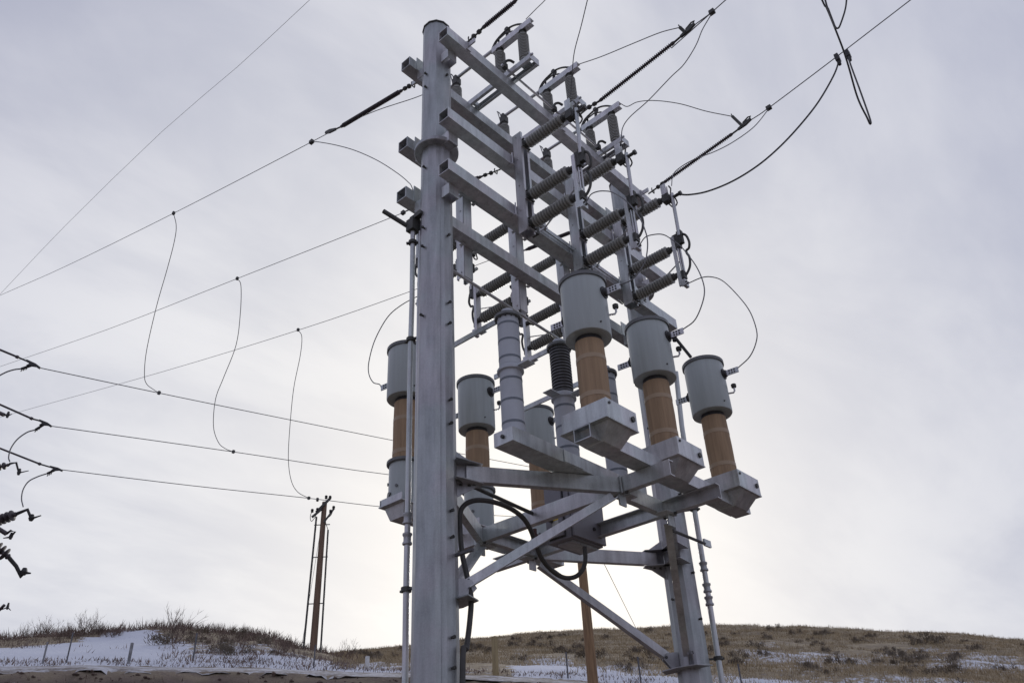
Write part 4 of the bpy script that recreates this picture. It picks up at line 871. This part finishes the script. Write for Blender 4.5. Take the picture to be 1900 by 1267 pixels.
# ------------------------------------------------------------------ wires
def wire(name, label, pts, r_=.0085, cat='wire', mat='wire', group=None, n=7, smooth=True):
    p_ = spline(pts, n) if smooth else [Vector(q) for q in pts]
    return single(name, label, cat, MB().pipe(p_, r_, 6), M[mat], pts[len(pts) // 2], group)
gRL = 'bare line conductors leaving to the right'; gLL = 'bare line conductors leaving to the left'; gKL = 'lower line conductors crossing to the right wooden pole'; gD = 'vertical dropper wires on the left'; gJ = 'looping jumper wires on the switch structure'
for i, (a_, b_, c_) in enumerate((('bare conductor running out of the top edge above the near pole', 'bare conductor leaving the upper left clamp', 'lower conductor from the highest clamp at the left edge'),
        ('bare conductor running up right from the middle strain insulator', 'bare conductor running left at mid height behind the near pole', 'lower conductor from the middle clamp at the left edge'),
        ('bare conductor running to the top right past the hanging black cable', 'lowest of the bare conductors running left from the structure', 'lower conductor from the lowest clamp at the left edge, passing the far wooden pole'))):
    wire('conductor', a_, DATA['line_R'][i], .0095, 'conductor', group=gRL, n=3)
    wire('conductor', b_, DATA['line_L'][i], .0078, 'conductor', group=gLL, n=4)
    wire('conductor', c_, DATA['line_K'][i], .0105, 'conductor', group=gKL, n=4)
for i, nm in enumerate(('leftmost curved dropper wire between the upper and lower conductors', 'middle curved dropper wire between the upper and lower conductors', 'rightmost curved dropper wire ending above the far wooden pole')):
    wire('dropper', nm, DATA['drop'][i], .0095, 'wire', group=gD, n=6)
    for k in (0, -1):
        p_ = Vector(DATA['drop'][i][k])
        single('tap_clamp', ('upper' if k == 0 else 'lower') + ' clamp of the ' + nm.split(' curved')[0] + ' dropper wire', 'clamp', MB().box(p_.x - .03, p_.x + .03, p_.y - .034, p_.y + .034, p_.z - .035, p_.z + .045), M['dark'], p_, 'tap clamps on the left wires', False)
JL = {'J1': 'jumper wire arching from the second top switch to the upper hooked clamp', 'J2': 'jumper wire arching from the third top switch to the lower hooked clamp', 'J3': 'long s-curved jumper wire hanging from the middle right conductor down to the switches',
      'J4': 'jumper wire hugging the lowest right strain insulator', 'J6': 'wire leaving the highest switch to the top edge', 'J7': 'thin wire rising nearly straight from the second switch to the top edge',
      'J8': 'jumper wire drooping behind the near pole from the upper left conductor', 'J9': 'thin wire under the thick left strain insulator', 'J10': 'big round jumper loop hanging to the rightmost can',
      'J11': 'jumper wire looping past the right switch to the middle front can', 'J12': 'jumper wire arching behind the middle switch to the nearest can', 'J13': 'hanging jumper loop left of the near pole to the half hidden can', 'J14': 'short jumper wire tight behind the near pole by the dark lever'}
ends = {('J1', 0): (-2.585, 1.10, 14.12), ('J2', 0): (-3.905, 1.10, 14.12), ('J10', 0): (-3.93, 1.72, 9.41), ('J11', 0): (-2.57, 1.72, 9.41), ('J12', 0): (-1.25, 1.72, 9.41),
        ('J12', -1): (-1.165, 2.14, 7.75), ('J11', -1): (-2.655, 2.14, 7.75), ('J10', -1): (-4.185, 2.14, 7.75), ('J13', 0): (-.865, -2.14, 7.90)}
for (k, i), q in ends.items(): DATA['jump'][k][i] = q
for k, nm in JL.items(): wire('jumper', nm, DATA['jump'][k], .0085, group=gJ)
wire('jumper_cable', 'thick dark cable curving from the right switch up to the clamp on the right conductor', DATA['jump']['J5'], .015, 'cable', 'black', gJ)
wire('hanging_cable', 'long folded black cable hanging in the upper right sky', DATA['jump']['C1'], .014, 'cable', 'black', 'black cables hanging in the upper right')
wire('hanging_cable', 'short black cable loop at the top edge in the upper right', DATA['jump']['C2'], .013, 'cable', 'black', 'black cables hanging in the upper right')
for k, i, nm in (('J5', -1, 'black clamp joining the thick curved cable to the right conductor'), ('C1', -1, 'black clamp holding the long folded cable to the right conductor')):
    p_ = Vector(DATA['jump'][k][i]); single('cable_clamp', nm, 'clamp', MB().box(p_.x - .05, p_.x + .05, p_.y - .035, p_.y + .035, p_.z - .10, p_.z + .05).lathe(p_ + Vector((0, 0, -.2)), (0, 0, 1), [(.028, 0), (.036, .1)], 8), M['black'], p_, 'cable clamps on the right conductor')
for p_, nm in ((DATA['line_R'][1][1], 'small clamp where the s-curved jumper leaves the middle right conductor'), (DATA['line_R'][2][1], 'small clamp just beyond the lower hooked clamp on the right conductor'), (DATA['line_L'][0][1], 'small clamp on the upper left conductor where the drooping jumper starts'), (DATA['line_L'][1][1], 'small clamp on the middle left conductor beside the near pole lever')):
    p_ = Vector(p_); single('tap_clamp', nm, 'clamp', MB().box(p_.x - .035, p_.x + .035, p_.y - .045, p_.y + .045, p_.z - .035, p_.z + .04), M['dark'], p_, 'tap clamps on the conductors near the structure', False)
wire('shield_wire', 'very thin wire slanting across the upper left sky', DATA['shield'], .006, 'wire', group=None, n=2)
# ------------------------------------------------------------------ pole and hardware at the left edge
lpx, lpy = 4.1, -12.6
T = thing('line_pole', 'wooden line pole just outside the left edge, only its arms show', 'utility pole', (lpx, lpy, 0))
part(T, 'shaft', MB().lathe((lpx, lpy, -.3), (0, 0, 1), [(.19, 0), (.13, 14)], 14), M['wood_dark'])
glab = ['dead-end insulator and clamp of the highest lower conductor at the left edge', 'dead-end insulator and clamp of the middle lower conductor at the left edge', 'dead-end insulator and clamp of the lowest conductor at the left edge']
for i in range(3):
    P_ = [Vector(p) for p in DATA['str_K'][i]]
    T = thing('dead_end_insulator', glab[i], 'insulator', P_[1], 'dead-end insulators at the left edge')
    part(T, 'link', MB().cyl((lpx, lpy, P_[0].z + .3), P_[0], .025, seg=8), M['dark'])
    part(T, 'rod', MB().cyl(P_[0], P_[2], .024, seg=8).lathe(P_[2] - (P_[2] - P_[1]).normalized() * .05, P_[2] - P_[1], [(.038, 0), (.038, .06)], 8), M['rubber'])
    dv = (P_[4] - P_[3]).normalized(); sd_ = dv.cross(Vector((0, 0, 1))).normalized(); up = sd_.cross(dv)
    ln = (P_[4] - P_[3]).length
    part(T, 'clamp', MB().cyl(P_[2], P_[3], .02, seg=7).prism([P_[3] + dv * x + up * y - sd_ * .02 for x, y in ((0, .03), (ln * .6, .03), (ln, -.005), (ln, -.045), (ln * .75, -.03), (ln * .45, -.07), (ln * .2, -.10), (ln * .3, -.02), (ln * .0, -.01))], sd_ * .04), M['black'], False)
    e = Vector(DATA['jump_K'][i][0]); a_ = P_[3] + dv * ln * .45 - up * .05
    ub = MB().cyl(a_, e, .032, seg=8)
    for q in (.3, .55, .8): ub.cyl(a_.lerp(e, q), a_.lerp(e, q) - up * .10, .012, seg=6)
    part(T, 'jumper_lug', ub, M['black'])
    wire('jumper', 'jumper wire curling under the %s clamp at the left edge' % ('highest', 'middle', 'lowest')[i], DATA['jump_K'][i], .016, group='jumper wires at the left edge')
al = {'A': 'dark bracket insulator poking in at the left edge below the middle clamp', 'B': 'ribbed dark bracket insulator poking in at the left edge, longest of them', 'C': 'small dark bracket with an open loop at the left edge', 'D': 'steep ribbed bracket insulator with a square loop at the left edge', 'E': 'small dark spiky fitting low at the left edge', 'F': 'small dark fitting at the left edge beside the middle clamp'}
for k, nm in al.items():
    P_ = [Vector(p) for p in DATA['arm_L'][k]]; Q = [Vector(p) for p in DATA['arm_L'][k + '2']]
    T = thing('bracket_insulator', nm, 'insulator', P_[-1], 'dark fittings poking in at the left edge')
    a_, b_ = P_[0], P_[-1]; ln = (b_ - a_).length
    rr = {'A': .05, 'B': .075, 'C': .05, 'D': .085, 'E': .035, 'F': .045}[k]
    if k in 'ABD': part(T, 'shed_rod', MB().lathe(a_, b_ - a_, shed_profile(0, ln - .05, int(ln / .085), rr * .42, rr * 1.35, .14) + [(rr * .6, ln - .04), (rr * .6, ln - .02), (rr * .4, ln)], 12), M['rubber'])
    else: part(T, 'rod', MB().cyl(a_, b_, rr * .6, rr * .8, 8), M['rubber'])
    part(T, 'terminal', MB().pipe([b_] + Q, [rr * .42] * 2 + [rr * .40] * (len(Q) - 2) + [rr * .15], 8), M['black'])
    part(T, 'terminal_stud', MB().lathe(Q[-2] - Vector((0, 0, .04)), (0, 0, 1), [(rr * .4, 0), (rr * .7, .05), (rr * .4, .12)], 8), M['black'])
    part(T, 'arm', MB().cyl((lpx, lpy, a_.z - .1), a_, .05, seg=8), M['dark'])
# ------------------------------------------------------------------ background poles
bx_, by_, bz_ = DATA['utilpole'][0]; tz = DATA['utilpole'][1][2]
T = thing('utility_pole', 'dark wooden utility pole with two riser conduits on the far left rise', 'utility pole', (bx_, by_, gz(bx_, by_)))
g0 = gz(bx_, by_)
part(T, 'shaft', MB().lathe((bx_, by_, g0 - .4), (0, 0, 1), [(.21, 0), (.15, tz - g0 + .35)], 12), M['wood_dark'])
rv = Vector((RT.x, RT.y, 0)); fv = Vector((FW.x, FW.y, 0)); Pz = lambda a_, b_, z: Vector((bx_, by_, z)) + rv * a_ + fv * b_
part(T, 'riser_conduit', MB().cyl(Pz(-.52, -.1, g0 - .2), Pz(-.40, -.1, tz - 1.0), .06, seg=8), M['dark'])
part(T, 'riser_conduit', MB().cyl(Pz(.45, -.1, g0 - .2), Pz(.36, -.1, tz - 1.85), .055, seg=8), M['dark'])
mb = [MB().cyl(Pz(-.5, -.08, z), Pz(.45, -.08, z), .03, seg=6) for z in (g0 + 2.7, g0 + 5.4, tz - 1.5)]
part(T, 'standoff_bracket', mb, M['dark'])
part(T, 'upper_arm', MB().extr(Pz(-.42, -.2, tz - .75), Pz(.35, -.2, tz + .1), [(-.05, -.07), (.05, -.07), (.05, .07), (-.05, .07)]), M['dark'], False)
part(T, 'lower_arm', MB().extr(Pz(-.65, -.2, tz - 1.05), Pz(-.1, -.2, tz - .55), [(-.05, -.06), (.05, -.06), (.05, .06), (-.05, .06)]), M['dark'], False)
part(T, 'lower_arm', MB().extr(Pz(.1, -.2, tz - 1.4), Pz(.62, -.2, tz - .6), [(-.03, -.05), (.03, -.05), (.03, .05), (-.03, .05)]), M['dark'], False)
for a_, z in ((-.40, tz - .05), (.12, tz + .08), (.36, tz + .05), (-.66, tz - .75), (-.35, tz - .7), (.45, tz - .85), (.62, tz - .62)):
    part(T, 'pin_insulator', MB().lathe(Pz(a_, -.2, z), (0, 0, 1), [(.05, 0), (.10, .06), (.06, .10), (.10, .15), (.07, .22)], 8), M['black'])
part(T, 'jumper_loop', MB().pipe(spline([Pz(-.66, -.2, tz - .6), Pz(-.75, -.2, tz - 1.0), Pz(-.65, -.2, tz - 1.3), Pz(-.42, -.15, tz - .95)], 4), .02, 5), M['black'])
part(T, 'jumper_loop', MB().pipe(spline([Pz(.62, -.2, tz - .5), Pz(.5, -.2, tz - .95), Pz(.2, -.2, tz - 1.3), Pz(.36, -.15, tz - 1.85)], 4), .02, 5), M['black'])
u0, u1 = [Vector(p) for p in DATA['utilguy']]; u1.z = gz(u1.x, u1.y)
single('guy_wire', 'thin slack guy wire just left of the dark utility pole', 'wire', MB().cyl(u1, Pz(-.1, 0, tz - 1.6), .012, seg=5), M['wire'], u1)
wx_, wy_, _ = DATA['woodpole'][0]; wt = DATA['woodpole'][1][2]
g1 = gz(wx_, wy_)
T = thing('wooden_pole', 'tan wooden pole standing behind the structure under the cabinet', 'utility pole', (wx_, wy_, g1))
part(T, 'shaft', MB().lathe((wx_, wy_, g1 - .5), (0, 0, 1), [(.19, 0), (.135, wt - g1 + .5)], 16), M['wood'])
part(T, 'top_arm', MB().extr(Vector((wx_, wy_, wt - .5)) - rv * .5 - fv * .2, Vector((wx_, wy_, wt - .5)) + rv * .5 - fv * .2, [(-.05, -.06), (.05, -.06), (.05, .06), (-.05, .06)]), M['wood'], False)
a_, b_ = [Vector(p) for p in DATA['guy']]; b_.z = gz(b_.x, b_.y)
T = thing('guy_wire', 'thin guy wire slanting down to the right hill beside the far pole', 'wire', b_)
part(T, 'strand', MB().cyl(Vector((wx_, wy_, wt - .8)), b_, .016, seg=5), M['wire'])
part(T, 'strain_grip', MB().cyl(b_.lerp(a_, .03), b_.lerp(a_, .085), .035, seg=6), M['dark'])
# posts along the track
pk = [('short grey post at the far left beside the snow field', .7, .035, 'grey_post'), ('tall thin dark fence post in front of the snow field', 1.0, .028, 'post'), ('short pale stub post at the right end of the snow field', .7, .041, 'grey_post'),
      ('thin dark fence post on the left shrub slope', 1.0, .035, 'post'), ('thin dark fence post in front of the dark utility pole', .85, .03, 'post'), ('short white marker post on the track left of the near pole', .48, .06, 'white'),
      ('square tan wooden marker post right of the near pole', 1.45, .085, 'tanpost'), ('thin dark fence post just left of the tan wooden pole', .95, .03, 'post'), ('thin dark fence post between the tan pole and the far steel pole', 1.0, .03, 'post'), ('thin dark fence post right of the outer operating pipe', 1.0, .03, 'post')]
for (x, y, z), (nm, h_, r_, mk) in zip(DATA['posts'], pk):
    g = gz(x, y); T = thing('fence_post', nm, 'post', (x, y, g), 'posts along the track')
    tp = Vector((x, y, g + h_)) + rv * (.02 if 'leaning' in nm else 0)
    if r_ > .04: part(T, 'post', MB().extr((x, y, g - .2), tp, [(-r_, -r_), (r_, -r_), (r_, r_), (-r_, r_)]), M[mk], False)
    else:
        part(T, 'post', MB().extr((x, y, g - .2), tp, [(-r_, -r_ * .4), (-r_ * .2, -r_ * .4), (-r_ * .2, -r_), (r_ * .2, -r_), (r_ * .2, -r_ * .4), (r_, -r_ * .4), (r_, r_ * .4), (-r_, r_ * .4)]), M[mk], False)
# ------------------------------------------------------------------ vegetation
def at_azd(az, dd): 
    q = Vector((CAM[0], CAM[1])) + (FW * math.cos(az) + RT * math.sin(az)) * dd; return q.x, q.y
def shrub_mesh(seed, h_, wd_, nb, mat):
    rnd = random.Random(seed); mb = MB()
    def br(p, dv, ln, r_, lvl):
        q = p + dv * ln; n_ = Vector((-dv.y, dv.x, 0)); n_ = n_.normalized() if n_.length > .01 else Vector((1, 0, 0)); k = dv.cross(n_)
        mb.add([p + n_ * r_, p - n_ * r_ * .5 + k * r_ * .87, p - n_ * r_ * .5 - k * r_ * .87, q], [(0, 1, 3), (1, 2, 3), (2, 0, 3)])
        if lvl:
            for _ in range(3 if lvl > 1 else 4):
                t_ = rnd.uniform(.35, 1.0); d2 = (dv + Vector((rnd.uniform(-.8, .8), rnd.uniform(-.8, .8), rnd.uniform(-.2, .6)))).normalized()
                br(p.lerp(q, t_), d2, ln * rnd.uniform(.35, .6), r_ * .6, lvl - 1)
    for _ in range(nb):
        an = rnd.uniform(0, 6.28); sp = rnd.uniform(0, wd_); dv = Vector((math.cos(an) * sp, math.sin(an) * sp, 1)).normalized()
        br(Vector((math.cos(an) * .1 * wd_, math.sin(an) * .1 * wd_, -.05)), dv, h_ * rnd.uniform(.6, 1.0), .015, 2)
    return mb.mesh('shrub', mat, smooth=False)
def sage_mesh(seed):
    rnd = random.Random(seed); mb = MB(); bl = [(rnd.uniform(-.5, .5), rnd.uniform(-.5, .5), rnd.uniform(.25, .5)) for _ in range(5)]
    for _ in range(420):
        bx, by, br_ = rnd.choice(bl); an = rnd.uniform(0, 6.28); el = rnd.random() ** .6 * 1.5; rr = br_ * rnd.uniform(.5, 1.15)
        p = Vector((bx + math.cos(an) * math.cos(el) * rr, by + math.sin(an) * math.cos(el) * rr, math.sin(el) * rr * 1.05)); dv = Vector((math.cos(an) * .7, math.sin(an) * .7, .9)).normalized()
        n_ = Vector((-math.sin(an + .6), math.cos(an + .6), 0)) * .028; q = dv * rnd.uniform(.07, .16)
        mb.add([p - n_, p + n_, p + q], [(0, 1, 2)])
    return mb.mesh('sagebrush', M['twig2'], smooth=False)
sh = [shrub_mesh(i, 1.0, .8, 22, M['twig']) for i in range(4)] + [sage_mesh(20 + i) for i in range(4)]
rnd = random.Random(5); cnt = 0
def put_shrub(az, dd, sc, kind, label, group):
    x, y = at_azd(az, dd)
    o = bpy.data.objects.new('shrub', sh[kind]); col.objects.link(o); o.location = (x, y, gz(x, y) - .03); o.scale = (sc, sc, sc * rnd.uniform(.85, 1.15)); o.rotation_euler = (0, 0, rnd.uniform(0, 6.28))
    tag(o, label, 'shrub', group)
put_shrub(-.478, 51.0, .95, 1, 'tallest bare shrub on the left skyline above the snow field', 'bare shrubs on the left rise')
put_shrub(-.392, 43.0, 1.25, 2, 'broad bare shrub at the right end of the snow field', 'bare shrubs on the left rise')
put_shrub(-.405, 41.0, 1.0, 5, 'low dark shrub beside the broad bare shrub at the snow edge', 'bare shrubs on the left rise')
put_shrub(-.515, 51.4, 1.0, 0, 'small bare shrub near the left edge of the skyline', 'bare shrubs on the left rise')
put_shrub(-.207, 54.0, 1.0, 3, 'lone small shrub in the dip right of the dark utility pole', 'bare shrubs on the left rise')
for i in range(34):
    put_shrub(rnd.uniform(-.54, -.28), rnd.uniform(49, 52.3), rnd.uniform(.3, .62), rnd.randrange(4), 'bare twiggy shrub along the left skyline', 'bare twiggy shrubs along the left skyline')
for i in range(26):
    put_shrub(rnd.uniform(-.38, -.24), rnd.uniform(37, 49), rnd.uniform(.35, .7), rnd.randrange(8), 'small dark shrub on the snowy left slope', 'small dark shrubs on the snowy left slope')
put_shrub(.44, 78, 1.9, 4, 'largest dark sagebrush on the right hill, toward the right edge', 'sagebrush on the right hill')
for i in range(120):
    t_ = rnd.random() ** .8; put_shrub(rnd.uniform(-.2, .57), 36 + 52 * t_, rnd.uniform(.5, 1.15), 4 + rnd.randrange(4), 'dark sagebrush scattered over the right hill', 'sagebrush scattered over the right hill')
# dry grass: blades in one object
mb_v = []; mb_f = []
def tuft(x, y, h_, w_, n_):
    z = gz(x, y)
    for _ in range(n_):
        ox, oy = rnd.uniform(-w_, w_), rnd.uniform(-w_, w_); an = rnd.uniform(0, 6.28); bw = rnd.uniform(.010, .022) * (1 + h_)
        hx, hy = rnd.uniform(-.75, .75) * h_, rnd.uniform(-.75, .75) * h_; hh = h_ * rnd.uniform(.5, 1.1)
        o = len(mb_v); c_, s_ = math.cos(an) * bw, math.sin(an) * bw
        mb_v.extend([(x + ox - c_, y + oy - s_, z - .03), (x + ox + c_, y + oy + s_, z - .03), (x + ox + hx, y + oy + hy, z + hh)]); mb_f.append((o, o + 1, o + 2))
for i in range(24000):
    az = rnd.uniform(-.22, .58); dd = 34 + 66 * rnd.random() ** .75
    if fbm(*at_azd(az, dd), .07) + .25 * rnd.random() < -.42 + .55 * max(0, 1 - (dd - 33) / 25): continue
    tuft(*at_azd(az, dd), rnd.uniform(.10, .30), .45, 8)
me = bpy.data.meshes.new('dry_grass'); me.from_pydata(mb_v, [], mb_f); me.materials.append(M['grass'])
o = bpy.data.objects.new('dry_grass', me); col.objects.link(o); o['kind'] = 'stuff'; o['label'] = 'dry tan grass covering the right hill'
mb_v = []; mb_f = []
for i in range(5200):
    az = rnd.uniform(-.56, -.2); dd = rnd.uniform(34, 53)
    sn_ = az < -.40 and dd < D1 + 19 * (0.52 + 0.38 * sm((az + 0.54) / 0.10) - 0.5 * sm((az + 0.43) / 0.05)) + .5
    if sn_ and rnd.random() < .985: continue
    if dd < 49 and rnd.random() < .72: continue
    tuft(*at_azd(az, dd), rnd.uniform(.08, .26) + (.3 if dd > 50 and rnd.random() < .4 else 0), .4, 7)
for i in range(1200):
    az = rnd.uniform(-.56, .2); dd = rnd.uniform(33, 34.6) if i % 2 else rnd.uniform(22, 28.7)
    tuft(*at_azd(az, dd), rnd.uniform(.05, .16), .35, 6)
me = bpy.data.meshes.new('dry_weeds'); me.from_pydata(mb_v, [], mb_f); me.materials.append(M['weeds'])
o = bpy.data.objects.new('dry_weeds', me); col.objects.link(o); o['kind'] = 'stuff'; o['label'] = 'dark brown weeds poking through the snow on the left rise and along the track'
# loose clods along the cut bank
mb_v = []; mb_f = []
for i in range(1500):
    az = rnd.uniform(-.6, .3); dd = rnd.uniform(24, 29.2); x, y = at_azd(az, dd); s_ = rnd.uniform(.03, .10) * (1.4 if rnd.random() < .06 else 1); z = gz(x, y); o = len(mb_v)
    mb_v.extend([(x + rnd.uniform(.6, 1.2) * s_, y, z), (x, y + rnd.uniform(.6, 1.2) * s_, z), (x - rnd.uniform(.6, 1.2) * s_, y, z), (x, y - rnd.uniform(.6, 1.2) * s_, z), (x + .3 * s_, y, z + s_ * .55), (x, y, z - s_)])
    mb_f.extend([(o + a_, o + b_, o + c_) for a_, b_, c_ in ((0, 1, 4), (1, 2, 4), (2, 3, 4), (3, 0, 4), (1, 0, 5), (2, 1, 5), (3, 2, 5), (0, 3, 5))])
me = bpy.data.meshes.new('dirt_clods'); me.from_pydata(mb_v, [], mb_f); me.materials.append(simple('clod_soil', (0.12, 0.085, 0.07), .95, 0, .25, 3))
o = bpy.data.objects.new('dirt_clods', me); col.objects.link(o); o['kind'] = 'stuff'; o['label'] = 'loose dirt clods on the cut bank'
